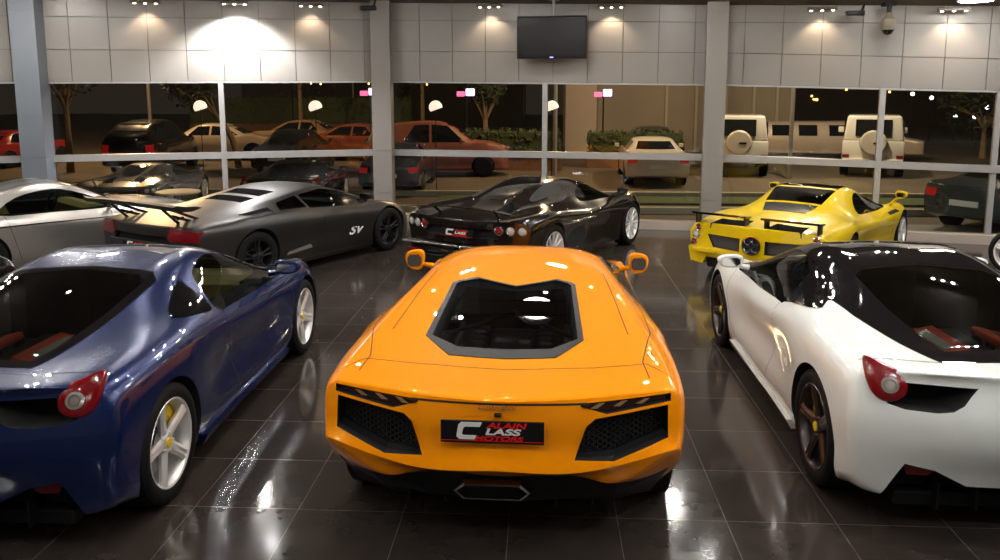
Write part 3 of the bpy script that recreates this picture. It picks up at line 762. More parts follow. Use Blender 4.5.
# ------------------------------------------------------------------ matt black winged car
def winged_car(root, paint):
    ys = [-.98, -.72, -.35, 0, .35, .75, 1.1, 1.5, 1.9, 2.3, 2.68, 3.1, 3.6]
    me = curve_body(ys,
        top=[(-.98, .87), (-.72, .895), (0, .96), (.6, 1.06), (1.1, 1.125), (1.5, 1.135), (1.9, 1.06), (2.4, .86), (2.68, .79), (3.1, .70), (3.6, .52)],
        roofx=[(-.98, .62), (-.3, .60), (.35, .60), (1.1, .60), (1.5, .58), (1.9, .64), (2.3, .70), (2.68, .68), (3.1, .6), (3.6, .4)],
        roofz=[(-.98, .865), (-.72, .885), (0, .93), (.6, 1.01), (1.1, 1.08), (1.5, 1.09), (1.9, 1.0), (2.4, .83), (2.68, .76), (3.1, .67), (3.6, .50)],
        beltx=[(-.98, .86), (-.72, .90), (0, .93), (.6, .90), (1.1, .87), (1.9, .86), (2.68, .86), (3.1, .8), (3.6, .55)],
        beltz=[(-.98, .84), (-.72, .86), (0, .885), (.6, .88), (1.1, .85), (1.9, .80), (2.3, .785), (2.68, .775), (3.1, .65), (3.6, .47)],
        shx=[(-.98, .92), (-.6, .985), (0, 1.01), (.6, .985), (1.1, .95), (1.9, .94), (2.68, .98), (3.1, .93), (3.6, .62)],
        shz=[(-.98, .73), (0, .76), (1.1, .70), (2.68, .64), (3.1, .52), (3.6, .38)],
        midx=[(-.98, .92), (-.6, .98), (0, 1.0), (.6, .95), (1.1, .91), (1.9, .91), (2.68, .97), (3.1, .93), (3.6, .66)],
        sill=.15, bot=[(-.98, .36), (-.6, .22), (0, .14), (3.1, .12), (3.6, .14)], round=.10,
        long_crease=[(2, 1, 11, .8), (7, 2, 9, .7), (6, 2, 10, .6)])
    B = Body(me, paint, root, sharp=28)
    B.wheelwell(0, .355, .39); B.wheelwell(2.665, .34, .37)
    win = [(1.06, .87), (1.04, 1.04), (1.50, 1.075), (1.85, 1.015), (2.36, .82), (2.2, .79), (1.5, .83)]
    B.cutter('S', win, -1.3, 1.3); B.cutter('T', [(-.62, 1.0), (.62, 1.0), (.62, 2.0), (-.62, 2.0)], .4, .93)
    ws = [(-.56, 1.72), (0, 1.80), (.56, 1.72), (.66, 2.2), (0, 2.4), (-.66, 2.2)]
    B.cutter('T', ws, .80, 1.6)
    slots = [(.62, .86), (.30, .50)]
    for a, b in slots: B.cutter('T', [(-.36, a - .02), (.36, a - .02), (.38, b), (-.38, b)], .70, 1.6)
    rearq = [(.52, .905), (.60, .975), (.98, 1.035), (1.02, .885)]
    for sx in (1, -1):
        B.cutter('S', [(-.10, .905), (.10, .945), (.42, .985), (.40, .895), (.1, .88)], sx * .72, sx * 1.3)
        B.cutter('S', rearq, sx * .62, sx * 1.3)
    B.cutter('R', [(-.50, .74), (.50, .74), (.60, .50), (-.60, .50)], .90, 1.4)
    B.finish()
    bm = bmesh.new(); box(bm, -.36, .36, -.12, .78, .704, .74); box(bm, -.12, .12, -.05, .7, .74, .82, .02)
    new_obj('engine', bm, mat('engine_dark', (.05, .05, .055), .35, .6), root)
    for sd in ('S', 'L'):
        B.patch('side_window', sd, win, M_dglass, .002, rim=0)
        B.patch('quarter_window', sd, rearq, M_dglass, .002, rim=0)
        B.patch('side_vent', sd, [(.52, .30), (1.04, .32), (1.0, .375), (.55, .34)], mat('vent_silver', (.35, .32, .30), .35, .6), .004)
        B.seam('panel_gap', sd, [(1.30, .84), (1.24, .6), (1.1, .25)]); B.seam('panel_gap', sd, [(2.28, .78), (2.2, .3)])
        B.patch('side_skirt', sd, [(.5, .13), (.52, .20), (2.2, .19), (2.22, .13)], paint, .03, rim=.04)
    B.patch('windscreen', 'T', ws, M_dglass, .003, rim=0)
    for side, x in ((1, 1), (-1, -1)):
        h, nn = B.hit((x * 1.0, 1.92, .43), (x, 0, 0))
        rz = math.atan2(nn.y, nn.x) + PI / 2
        letters('door_badge', 'SV', .17, M_white, root, h + nn * .006, (PI / 2, 0, rz), .002, .45, 1.5, off=.004)
    # tail lamps, rear panel, wing
    for sx in (1, -1):
        q = [(.94, .81), (.58, .86), (.50, .74), (.56, .69), (.93, .69)]
        B.patch('tail_light', 'R', q if sx > 0 else mirx(q), M_red, .012, rim=.03)
        bm = bmesh.new()   # lattice upright
        x = sx * .50
        for a, b in (((-.80, .80), (-.98, 1.06)), ((-.52, .84), (-.90, 1.06)), ((-.62, .83), (-.86, .97)), ((-.86, .90), (-.70, .93)), ((-.98, 1.06), (-.80, 1.07))):
            tube(bm, [(x, a[0] + .05, a[1] + .04), (x, b[0] - .02, b[1] + .01)], .018, 6)
        new_obj('wing_upright', bm, M_blkgloss, root, angle=40)
    bm = bmesh.new(); rows = []
    for i in range(25):
        x = -.92 + 1.84 * i / 24; zz = 1.085 - .02 * (abs(x) / .92) ** 2 + (.03 if abs(x) > .9 else 0)
        rows.append([bm.verts.new((x, y - .02 + .03 * (abs(x) / .92) ** 2, z + zz + .01)) for y, z in ((-.78, 0), (-.86, .022), (-1.02, .035), (-1.12, .06), (-1.12, .015), (-1.0, -.008), (-.86, -.018))])
    for a, b in zip(rows, rows[1:]):
        for k in range(7): bm.faces.new((a[k], a[(k + 1) % 7], b[(k + 1) % 7], b[k]))
    bm.faces.new(rows[0]); bm.faces.new(rows[-1]); bmesh.ops.recalc_face_normals(bm, faces=bm.faces)
    new_obj('rear_wing', bm, M_blk, root, angle=40)
    bm = bmesh.new(); box(bm, -.56, .56, -1.02, -.99, .50, .66, .01); new_obj('rear_grille', bm, M_mesh, root)
    plate(root, (0, -1.04, .60), 0, .5, .11)
    bm = bmesh.new(); box(bm, -.8, .8, -.95, -.5, .16, .30, .02); new_obj('diffuser', bm, M_blk, root)
    for sd in (1, -1):
        add_mirror(root, sd, 1.04, 2.02, .93, M_blkgloss, .10, .05, .05)
        add_wheel(root, sd, .985, 0, .35, .33, .245, 'tenpair', M_blackalloy, M_blk, detail=True)
        add_wheel(root, sd, .97, 2.665, .335, .25, .235, 'tenpair', M_blackalloy, M_blk)
        seat(root, .34 * sd, 1.28, M_blk, .50, .40)

# ------------------------------------------------------------------ gloss black bubble-canopy car
def canopy_car(root, paint):
    ys = [-.80, -.55, -.2, .15, .5, .85, 1.2, 1.55, 1.9, 2.25, 2.66, 3.05, 3.42]
    me = curve_body(ys,
        top=[(-.80, .80), (-.55, .82), (-.2, .86), (.15, .96), (.5, 1.06), (.85, 1.125), (1.2, 1.155), (1.55, 1.145), (1.9, 1.07), (2.25, .90), (2.66, .76), (3.05, .68), (3.42, .52)],
        roofx=[(-.80, .55), (-.2, .50), (.5, .47), (1.2, .48), (1.55, .50), (1.9, .56), (2.25, .66), (2.66, .62), (3.42, .38)],
        roofz=[(-.80, .795), (-.2, .85), (.15, .91), (.5, .99), (.85, 1.05), (1.2, 1.08), (1.55, 1.075), (1.9, .99), (2.25, .85), (2.66, .74), (3.05, .66), (3.42, .50)],
        beltx=[(-.80, .84), (-.4, .90), (0, .91), (.6, .82), (1.2, .79), (1.9, .82), (2.66, .84), (3.05, .80), (3.42, .56)],
        beltz=[(-.80, .79), (-.4, .86), (0, .885), (.5, .86), (1.2, .81), (1.9, .80), (2.3, .82), (2.66, .835), (3.05, .72), (3.42, .50)],
        shx=[(-.80, .92), (-.4, .985), (0, .995), (.6, .95), (1.2, .93), (1.9, .93), (2.66, .98), (3.05, .92), (3.42, .66)],
        shz=[(-.80, .66), (0, .74), (1.2, .68), (2.66, .68), (3.05, .56), (3.42, .40)],
        midx=[(-.80, .90), (0, .98), (.6, .90), (1.2, .86), (1.9, .88), (2.66, .97), (3.05, .92), (3.42, .68)],
        sill=.15, bot=[(-.8, .32), (-.5, .2), (0, .13), (3.05, .11), (3.42, .13)], round=.14,
        long_crease=[(2, 1, 11, .8)])
    B = Body(me, paint, root)
    B.wheelwell(0, .35, .38); B.wheelwell(2.66, .34, .37)
    win = smooth_poly([(1.20, .86), (1.28, .97), (1.60, 1.045), (1.95, .99), (2.32, .85), (2.2, .825), (1.6, .83)], 3)
    B.cutter('S', win, -1.3, 1.3); B.cutter('T', [(-.52, 1.2), (.52, 1.2), (.6, 2.0), (-.6, 2.0)], .4, .95)
    ws = [(-.46, 1.72), (0, 1.80), (.46, 1.72), (.62, 2.2), (0, 2.36), (-.62, 2.2)]
    B.cutter('T', ws, .80, 1.6)
    for sx in (1, -1):   # rear deck outlets beside the spine, roof scoop
        q = [(.20, -.30), (.44, -.30), (.46, .05), (.24, .12)]
        B.cutter('T', q if sx > 0 else mirx(q), .72, 1.6)
    B.cutter('R', [(-.52, .70), (.52, .70), (.56, .58), (-.56, .58)], .70, 1.4)
    B.cutter('R', [(-.80, .50), (.80, .50), (.72, .40), (-.72, .40)], .68, 1.4)
    B.finish()
    for sd in ('S', 'L'):
        B.patch('side_window', sd, win, M_dglass, .002, rim=0)
        B.seam('panel_gap', sd, [(1.2, .84), (1.12, .6), (1.0, .3)]); B.seam('panel_gap', sd, [(2.28, .78), (2.2, .3)])
        B.patch('side_intake', sd, smooth_poly([(.50, .50), (.95, .56), (1.2, .36), (.9, .26), (.52, .30)], 3), M_cavity, .004)
        B.patch('side_skirt', sd, [(.5, .12), (.52, .19), (2.2, .18), (2.22, .12)], paint, .03, rim=.04)
        q = smooth_poly([(.45, .96), (.9, 1.03), (1.15, .98), (1.1, .86), (.6, .88)], 4)
    B.patch('windscreen', 'T', ws, M_dglass, .003, rim=0)
    ctr = [(-.30, .95), (-.22, .25), (-.1, .10), (.1, .10), (.22, .25), (.30, .95)]
    B.patch('engine_cover_glass', 'T', ctr, M_bglass, .003)
    sc1 = smooth_poly([(.34, .95), (.40, .35), (.52, .30), (.56, .9), (.46, 1.05)], 4)
    for sx in (1, -1): B.patch('roof_scoop', 'T', sc1 if sx > 0 else mirx(sc1), M_cavity, .004)
    for sx in (1, -1):
        B.patch('lamp_panel', 'R', smooth_poly([(sx * u, v) for u, v in ((.50, .72), (.70, .80), (.90, .77), (.93, .66), (.84, .60), (.60, .60))][::sx], 4), paint, .006, rim=.02)
        for k, (x, m) in enumerate(((.57, M_red), (.715, M_clear), (.855, M_clear))):
            h, nn = B.hit((sx * x, -1, .695), (0, -1, 0))
            bm = bmesh.new(); lathe(bm, [(-.03, .060), (.012, .060), (.016, .055), (.008, .046)], 24, 'Z')
            n = (nn + Vector((0, -.5, 0))).normalized(); Q = n.to_track_quat('Z', 'Y').to_matrix().to_4x4()
            bmesh.ops.transform(bm, matrix=Matrix.Translation(h + n * .012) @ Q, verts=bm.verts); r = new_obj('tail_light', bm, M_chrome, root, angle=40)
            bm = bmesh.new(); lathe(bm, [(-.01, .047), (.012, .044), (.020, .025), (.022, 0)], 20, 'Z'); bmesh.ops.transform(bm, matrix=Matrix.Translation(h + n * .014) @ Q, verts=bm.verts)
            new_obj('lamp_lens', bm, m, r, angle=50)
        bm = bmesh.new(); box(bm, sx * .72 - .09, sx * .72 + .09, -.83, -.78, .33, .37, .01); new_obj('fog_lamp', bm, M_red, root)
        bm = bmesh.new(); tube(bm, [(sx * .45, -.55, .82), (sx * .47, -.70, .93)], .018, 8); new_obj('wing_support', bm, paint, root)
    bm = bmesh.new(); rows = []
    for i in range(21):
        x = -.80 + 1.6 * i / 20
        rows.append([bm.verts.new((x, y, z + .94 - .05 * (x / .8) ** 2)) for y, z in ((-.62, 0), (-.72, .016), (-.86, .03), (-.86, .02), (-.72, -.002))])
    for a, b in zip(rows, rows[1:]):
        for k in range(5): bm.faces.new((a[k], a[(k + 1) % 5], b[(k + 1) % 5], b[k]))
    bm.faces.new(rows[0]); bm.faces.new(rows[-1]); bmesh.ops.recalc_face_normals(bm, faces=bm.faces)
    new_obj('rear_wing', bm, M_blkgloss, root, angle=40)
    bm = bmesh.new(); box(bm, -.88, .88, -.86, -.70, .44, .47, .01); new_obj('bumper_blade', bm, M_chrome if 0 else mat('grey_trim', (.25, .24, .23), .25, .7), root)
    bm = bmesh.new(); box(bm, -.8, .8, -.75, -.4, .14, .30, .02); new_obj('diffuser', bm, M_blk, root)
    bm = bmesh.new(); lathe(bm, [(-.86, .06), (-.865, .058), (-.86, .05), (-.6, .05), (-.6, .06)], 24, 'Y', (0, 0, .42), closed=True); new_obj('exhaust', bm, M_chrome, root)
    plate(root, (0, -.84, .63), 0, .5, .11)
    for sd in (1, -1):
        add_mirror(root, sd, 1.02, 2.1, .93, paint, .085, .05, .05, stalk=((-.2, .05, -.1), (-.03, 0, -.02)))
        add_wheel(root, sd, .975, 0, .35, .32, .255, 'multi', M_silver, M_blk)
        add_wheel(root, sd, .96, 2.66, .34, .25, .25, 'multi', M_silver, M_blk)
        seat(root, .3 * sd, 1.42, M_redp, .46, .40)

# ------------------------------------------------------------------ yellow long-tail car
def longtail_car(root, paint):
    ys = [-1.0, -.75, -.4, 0, .4, .8, 1.15, 1.5, 1.9, 2.25, 2.73, 3.1, 3.4]
    me = curve_body(ys,
        top=[(-1.0, .81), (-.4, .85), (0, .90), (.4, 1.01), (.75, 1.14), (1.05, 1.20), (1.4, 1.20), (1.8, 1.11), (2.2, .93), (2.73, .72), (3.1, .62), (3.4, .48)],
        roofx=[(-1.0, .50), (0, .48), (.4, .48), (1.15, .52), (1.5, .53), (1.9, .56), (2.25, .64), (2.73, .55), (3.4, .3)],
        roofz=[(-1.0, .80), (-.4, .84), (0, .88), (.4, .97), (.75, 1.08), (1.05, 1.14), (1.4, 1.13), (1.8, 1.03), (2.2, .87), (2.73, .70), (3.1, .60), (3.4, .46)],
        beltx=[(-1.0, .80), (-.4, .86), (0, .88), (.6, .80), (1.2, .78), (1.9, .80), (2.3, .80), (2.73, .82), (3.1, .76), (3.4, .5)],
        beltz=[(-1.0, .80), (-.4, .845), (0, .86), (.5, .83), (1.2, .79), (1.9, .78), (2.3, .80), (2.73, .84), (3.1, .70), (3.4, .48)],
        shx=[(-1.0, .93), (-.4, .99), (0, 1.0), (.6, .92), (1.2, .90), (1.9, .92), (2.73, .985), (3.1, .90), (3.4, .62)],
        shz=[(-1.0, .66), (0, .70), (1.2, .66), (2.73, .66), (3.1, .54), (3.4, .38)],
        midx=[(-1.0, .93), (0, .985), (.6, .89), (1.2, .86), (1.9, .90), (2.73, .97), (3.1, .90), (3.4, .64)],
        sill=.15, bot=[(-1.0, .34), (-.6, .24), (0, .13), (3.1, .11), (3.4, .13)], round=.08,
        long_crease=[(2, 1, 11, .8)], ring_crease=[(0, .8, 0, 9), (-1, .3, 0, 9)])
    B = Body(me, paint, root)
    B.wheelwell(0, .35, .385); B.wheelwell(2.73, .345, .375)
    win = smooth_poly([(.95, .84), (1.08, 1.0), (1.35, 1.085), (1.7, 1.03), (2.25, .85), (2.1, .80), (1.5, .805)], 3)
    B.cutter('S', win, -1.3, 1.3); B.cutter('T', [(-.48, 1.2), (.48, 1.2), (.56, 2.0), (-.56, 2.0)], .4, .95)
    ws = [(-.46, 1.74), (0, 1.80), (.46, 1.74), (.60, 2.22), (0, 2.36), (-.60, 2.22)]
    B.cutter('T', ws, .80, 1.6)
    rw = [(-.44, .90), (.44, .90), (.40, .42), (-.40, .42)]
    B.cutter('T', rw, .84, 1.6)
    gl = [(-.66, .66), (-.17, .655), (-.17, .475), (-.56, .49)]
    for p in (gl, mirx(gl)): B.cutter('R', p, .90, 1.4)
    for sx in (1, -1):  # wells under the two winglets
        q = [(.14, -.97), (.62, -.97), (.60, -.62), (.16, -.58)]
        B.cutter('T', q if sx > 0 else mirx(q), .74, 1.6)
    B.finish()
    rf = [(-.44, .98), (-.46, 1.3), (-.44, 1.70), (0, 1.76), (.44, 1.70), (.46, 1.3), (.44, .98)]
    B.patch('roof_panel', 'T', rf, M_bglass, .003)
    B.patch('rear_window', 'T', rw, M_dglass, .003, rim=0)
    B.patch('engine_louvre', 'T', [(-.38, .36), (.38, .36), (.30, .06), (-.30, .06)], mat('carbon', (.02, .02, .022), .25, coat=1), .004)
    B.patch('windscreen', 'T', ws, M_dglass, .003, rim=0)
    for sd in ('S', 'L'):
        B.patch('side_window', sd, win, M_dglass, .002, rim=0)
        B.seam('panel_gap', sd, [(1.25, .80), (1.16, .6), (1.1, .28)]); B.seam('panel_gap', sd, [(2.25, .78), (2.2, .3)])
        B.patch('hood_vent', sd, [(2.50, .72), (2.42, .76), (2.10, .735), (2.12, .70)], M_cavity, .004)
        B.patch('side_skirt', sd, [(.5, .12), (.52, .19), (2.2, .18), (2.22, .12)], paint, .03, rim=.04)
    for sx in (1, -1):
        p = gl if sx < 0 else mirx(gl)
        bm = bmesh.new(); prism(bm, p, *FR['R'], (0, 0, 0), .89, .925); g = new_obj('rear_grille', bm, mat('grille_grey', (.10, .095, .095), .45, .5, bump=(120, .8)), root)
        hexmesh_panel('grille_mesh', (0, -.927, 0), (1, 0, 0), (0, 0, 1), (0, -1, 0), p, mat('grille_wire', (.2, .19, .19), .4, .7), g, .03, .004)
        for k, (x, z, r) in enumerate(((.80, .735, .042), (.835, .635, .055), (.865, .525, .05))):
            h, nn = B.hit((sx * x, -1, z), (0, -1, 0)); n = (nn + Vector((0, -1.2, 0))).normalized(); Q = n.to_track_quat('Z', 'Y').to_matrix().to_4x4()
            bm = bmesh.new(); lathe(bm, [(-.03, r), (.012, r), (.016, r - .006), (.006, r - .014)], 24, 'Z'); bmesh.ops.transform(bm, matrix=Matrix.Translation(h + n * .008) @ Q, verts=bm.verts)
            t = new_obj('tail_light', bm, M_chrome, root, angle=40)
            bm = bmesh.new(); lathe(bm, [(-.01, r - .012), (.010, r - .016), (.016, .012), (.017, 0)], 20, 'Z'); bmesh.ops.transform(bm, matrix=Matrix.Translation(h + n * .010) @ Q, verts=bm.verts)
            new_obj('lamp_lens', bm, [mat('smoked_red', (.20, .02, .03), .15, coat=1), M_clear, mat('smoked_red', (.2, .02, .03), .15)][k], t, angle=50)
        # winglet
        bm = bmesh.new(); rows = []
        for i in range(13):
            x = sx * (.10 + .76 * i / 12)
            rows.append([bm.verts.new((x, y, z + .925)) for y, z in ((-.80, 0), (-.88, .018), (-1.03, .035), (-1.03, .005), (-.88, -.012))])
        for a, b in zip(rows, rows[1:]):
            for k in range(5): bm.faces.new((a[k], a[(k + 1) % 5], b[(k + 1) % 5], b[k]))
        bm.faces.new(rows[0]); bm.faces.new(rows[-1])
        bmesh.ops.recalc_face_normals(bm, faces=bm.faces)
        wg = new_obj('rear_wing', bm, M_blkgloss, root, angle=40)
        for x in (.14, .82):
            bm = bmesh.new(); box(bm, sx * x - .008, sx * x + .008, -.98, -.82, .80, .93); new_obj('wing_support', bm, M_blk, wg)
        bm = bmesh.new(); prism(bm, [(sx * .60, .50), (sx * .94, .46), (sx * .90, .26), (sx * .72, .24)], *FR['R'], (0, 0, 0), .70, .955); new_obj('bumper_corner', bm, paint, root)
    bm = bmesh.new(); lathe(bm, [(-1.05, .135), (-1.065, .132), (-1.065, .115), (-.98, .112), (-.98, .135)], 36, 'Y', (0, 0, .585), closed=True); ex = new_obj('exhaust_ring', bm, M_chrome, root, angle=40)
    bm = bmesh.new(); lathe(bm, [(-1.045, .114), (-1.045, 0)], 30, 'Y', (0, 0, .585)); new_obj('exhaust_plate', bm, M_cavity, ex)
    for dx in (-.052, .052):
        for dz in (-.052, .052):
            bm = bmesh.new(); lathe(bm, [(-1.06, .046), (-1.064, .043), (-1.06, .038), (-1.04, .038), (-1.04, .046)], 20, 'Y', (dx, 0, .585 + dz), closed=True); new_obj('exhaust_pipe', bm, M_chrome, ex, angle=40)
    bm = bmesh.new(); box(bm, -.86, .86, -1.02, -.96, .40, .465, .012); new_obj('bumper_blade', bm, paint, root, angle=40)
    bm = bmesh.new(); box(bm, -.70, .70, -.88, -.5, .18, .40, .02); new_obj('diffuser', bm, M_blk, root)
    bm = bmesh.new(); box(bm, -.25, .25, -1.0, -.95, .34, .385, .01); new_obj('fog_lamp', bm, M_red, root)
    for sd in (1, -1):
        add_mirror(root, sd, 1.00, 2.35, 1.0, paint, .09, .06, .06, stalk=((-.2, .1, -.2), (-.03, 0, -.03)))
        add_wheel(root, sd, .98, 0, .35, .33, .255, 'seven', M_silver, M_blk)
        add_wheel(root, sd, .965, 2.73, .345, .26, .25, 'seven', M_silver, M_blk)
        seat(root, .28 * sd, 1.45, M_blk, .5, .40)

# ------------------------------------------------------------------ front-engined coupe / saloon shapes
def coupe(root, paint, L=1.0, glass=True, seat_m=None, wheel='multi', rim=None, level=3):
    ys = [-.95, -.7, -.35, 0, .4, .8, 1.15, 1.5, 1.9, 2.3, 2.7, 3.1, 3.45]
    me = curve_body(ys,
        top=[(-.95, .82), (-.6, .88), (-.2, .96), (.2, 1.10), (.6, 1.22), (1.0, 1.26), (1.3, 1.23), (1.7, 1.05), (2.0, .93), (2.7, .84), (3.1, .76), (3.45, .60)],
        roofx=[(-.95, .60), (0, .56), (.6, .55), (1.2, .56), (1.7, .66), (2.3, .60), (3.45, .45)],
        roofz=[(-.95, .81), (-.6, .87), (-.2, .94), (.2, 1.05), (.6, 1.16), (1.0, 1.20), (1.3, 1.17), (1.7, .98), (2.0, .89), (2.7, .81), (3.1, .73), (3.45, .57)],
        beltx=[(-.95, .82), (0, .89), (.8, .86), (2.0, .85), (2.7, .84), (3.45, .6)],
        beltz=[(-.95, .80), (-.4, .87), (0, .88), (.8, .85), (2.0, .83), (2.7, .80), (3.1, .72), (3.45, .56)],
        shx=[(-.95, .88), (0, .955), (.8, .92), (2.0, .92), (2.7, .955), (3.1, .9), (3.45, .68)],
        shz=[(-.95, .66), (0, .72), (2.7, .66), (3.45, .44)],
        midx=[(-.95, .88), (0, .95), (.8, .90), (2.0, .90), (2.7, .95), (3.1, .9), (3.45, .7)],
        sill=.15, bot=[(-.95, .3), (-.5, .2), (0, .15), (3.1, .14), (3.45, .16)], round=.16, long_crease=[(2, 1, 11, .8)], level=level)
    B = Body(me, paint, root)
    B.wheelwell(0, .34, .375); B.wheelwell(2.65, .34, .37)
    win = smooth_poly([(.28, .905), (.55, 1.09), (.95, 1.165), (1.25, 1.13), (1.72, .93), (1.6, .865), (.9, .88)], 3)
    B.cutter('S', win, -1.3, 1.3); B.cutter('T', [(-.62, .1), (.62, .1), (.62, 1.6), (-.62, 1.6)], .4, .95)
    ws = [(-.48, 1.32), (0, 1.36), (.48, 1.32), (.62, 1.74), (0, 1.90), (-.62, 1.74)]
    B.cutter('T', ws, .84, 1.6)
    rw = [(-.46, .35), (.46, .35), (.46, -.12), (0, -.2), (-.46, -.12)]
    B.cutter('T', rw, .86, 1.6)
    B.finish()
    B.patch('windscreen', 'T', ws, M_dglass, .003, rim=0); B.patch('rear_window', 'T', rw, M_dglass, .003, rim=0)
    for sd in ('S', 'L'):
        B.patch('side_window', sd, win, M_glass, .002, rim=0)
        B.patch('quarter_panel', sd, smooth_poly([(-.12, .91), (.02, .99), (.30, 1.06), (.18, .90)], 3), mat('quarter_grey', (.05, .045, .045), .4), .004)
        h, nn = B.hit((-1.3 if sd == 'L' else 1.3, .12, .965), (-1 if sd == 'L' else 1, 0, 0))
        bm = bmesh.new(); Q = nn.to_track_quat('Z', 'Y').to_matrix().to_4x4(); lathe(bm, [(0, .060), (.014, .055), (.014, .036), (.004, .034)], 24, 'Z'); bmesh.ops.transform(bm, matrix=Matrix.Translation(h) @ Q, verts=bm.verts)
        new_obj('fuel_cap', bm, M_chrome, root, angle=40)
        B.seam('panel_gap', sd, [(.34, .90), (.42, .6), (.5, .28)]); B.seam('panel_gap', sd, [(1.70, .86), (1.66, .3)])
        B.seam('waist_line', sd, [(-.7, .76), (.4, .755), (1.6, .74), (2.2, .735)], wd=.02, m=M_blk)
    for sd in (1, -1):
        t = smooth_poly([(sd * u, v) for u, v in ((.80, .76), (.62, .74), (.62, .64), (.82, .64))][::sd], 3)
        B.patch('tail_light', 'R', t, M_red, .006, rim=.02)
        hl = [(.66, 3.02), (.76, 2.98), (.74, 3.2), (.60, 3.32)]
        B.patch('headlight', 'T', hl if sd > 0 else mirx(hl), M_clear, .004)
        add_mirror(root, sd, 1.0, 1.66, .92, paint, .09, .05, .055)
        add_wheel(root, sd, .95, 0, .34, .27, .235, wheel, rim or M_silver, M_blk)
        add_wheel(root, sd, .945, 2.65, .335, .25, .235, wheel, rim or M_silver, M_blk)
        seat(root, .34 * sd, .62, seat_m or M_blk, .62, .40)
    bm = bmesh.new(); prism(bm, [(1.42, .55), (1.42, .85), (1.52, .90), (1.7, .88), (1.7, .55)], (0, 1, 0), (0, 0, 1), (1, 0, 0), (0, 0, 0), -.62, .62)
    new_obj('dashboard', bm, seat_m or M_blk, root)
    bm = bmesh.new(); lathe(bm, [(-.012, .165), (0, .18), (.012, .165), (0, .15)], 24, 'Y', closed=True); tube(bm, [(-.16, 0, 0), (.16, 0, 0)], .015, 6)
    bmesh.ops.transform(bm, matrix=Matrix.Translation((-.34, 1.3, .86)) @ Matrix.Rotation(-.4, 4, 'X'), verts=bm.verts); new_obj('steering_wheel', bm, M_blk, root, angle=50)
    return B

# ================================================================== THE SHOWROOM
A0, A, Bp, Cp, Dp, Ep = (-11.0, 11.75), (-8.23, 12.60), (-2.82, 14.30), (2.84, 13.60), (6.90, 12.60), (9.6, 11.75)
LV = {  # heights of bar, window head, soffit rows, ceiling at each corner
    'A0': (1.25, 2.49, 3.0, 3.52, 3.80), 'A': (1.25, 2.49, 3.0, 3.52, 3.80), 'B': (1.25, 2.52, 3.04, 3.58, 3.88),
    'C': (1.24, 2.46, 2.97, 3.46, 3.74), 'D': (1.16, 2.35, 2.82, 3.34, 3.60), 'E': (1.12, 2.30, 2.78, 3.3, 3.56)}
FLX0, FLX1, FLY0 = -11.0, 9.6, -5.0
M_wall = mat('wall_panel', (.225, .208, .19), .35, noise=(1.2, .05))
M_wall2 = mat('column_panel', (.15, .17, .20), .35)
M_frame = mat('window_frame_grey', (.34, .335, .33), .35, .2)
M_ceil = mat('ceiling_brown', (.10, .075, .055), .7)
M_side = mat('side_wall_paint', (.20, .17, .14), .7)
M_shop = glassmat('shopfront_glass', (.86, .90, .87), ior=1.5)
def floor_material():
    m = bpy.data.materials.new('floor_tiles'); m.use_nodes = True; nt = m.node_tree; b = nt.nodes['Principled BSDF']
    t = nt.nodes.new('ShaderNodeTexCoord'); mp = nt.nodes.new('ShaderNodeMapping'); mp.inputs['Location'].default_value = (.17 + 30, -4.19 + 30.0, 0)
    br = nt.nodes.new('ShaderNodeTexBrick'); br.offset = 0; br.squash = 1
    br.inputs['Scale'].default_value = 1; br.inputs['Brick Width'].default_value = .6; br.inputs['Row Height'].default_value = .6
    br.inputs['Mortar Size'].default_value = .0022; br.inputs['Mortar Smooth'].default_value = .3; br.inputs['Bias'].default_value = 0
    br.inputs['Color1'].default_value = (.050, .040, .034, 1); br.inputs['Color2'].default_value = (.062, .050, .043, 1); br.inputs['Mortar'].default_value = (.24, .21, .175, 1)
    n = nt.nodes.new('ShaderNodeTexNoise'); n.inputs['Scale'].default_value = 5; n.inputs['Detail'].default_value = 6
    mx = nt.nodes.new('ShaderNodeMixRGB'); mx.blend_type = 'MULTIPLY'; mx.inputs[0].default_value = .5
    nt.links.new(t.outputs['Object'], mp.inputs[0]); nt.links.new(mp.outputs[0], br.inputs['Vector']); nt.links.new(t.outputs['Object'], n.inputs['Vector'])
    nt.links.new(br.outputs['Color'], mx.inputs[1]); nt.links.new(n.outputs['Fac'], mx.inputs[2]); nt.links.new(mx.outputs[0], b.inputs['Base Color'])
    r = nt.nodes.new('ShaderNodeMapRange'); r.inputs[3].default_value = .10; r.inputs[4].default_value = .14
    nt.links.new(n.outputs['Fac'], r.inputs[0]); nt.links.new(r.outputs[0], b.inputs['Roughness']); b.inputs['Specular IOR Level'].default_value = .5
    return m
# floor and ceiling follow the faceted front
bm = bmesh.new()
out = [(FLX0, FLY0), (FLX1, FLY0), Ep, Dp, Cp, Bp, A, A0]
prism(bm, out, (1, 0, 0), (0, 1, 0), (0, 0, 1), (0, 0, 0), -.15, 0); struct(new_obj('floor', bm, floor_material()))
bm = bmesh.new()
ch = [('A0', A0), ('A', A), ('B', Bp), ('C', Cp), ('D', Dp), ('E', Ep)]
lo = []
for nm, p in ch: lo.append((bm.verts.new((*p, LV[nm][4])), bm.verts.new((p[0], 9.5, 3.92)), bm.verts.new((p[0], FLY0, 3.92))))
for a, b in zip(lo, lo[1:]):
    bm.faces.new((a[0], b[0], b[1], a[1])); bm.faces.new((a[1], b[1], b[2], a[2]))
r = bmesh.ops.extrude_face_region(bm, geom=bm.faces[:])
for v in r['geom']:
    if isinstance(v, bmesh.types.BMVert): v.co.z += .15
bmesh.ops.recalc_face_normals(bm, faces=bm.faces)
struct(new_obj('ceiling', bm, M_ceil))
bm = bmesh.new(); box(bm, FLX0 - .2, FLX0, FLY0, A0[1], 0, 3.95); struct(new_obj('wall_left', bm, M_side))
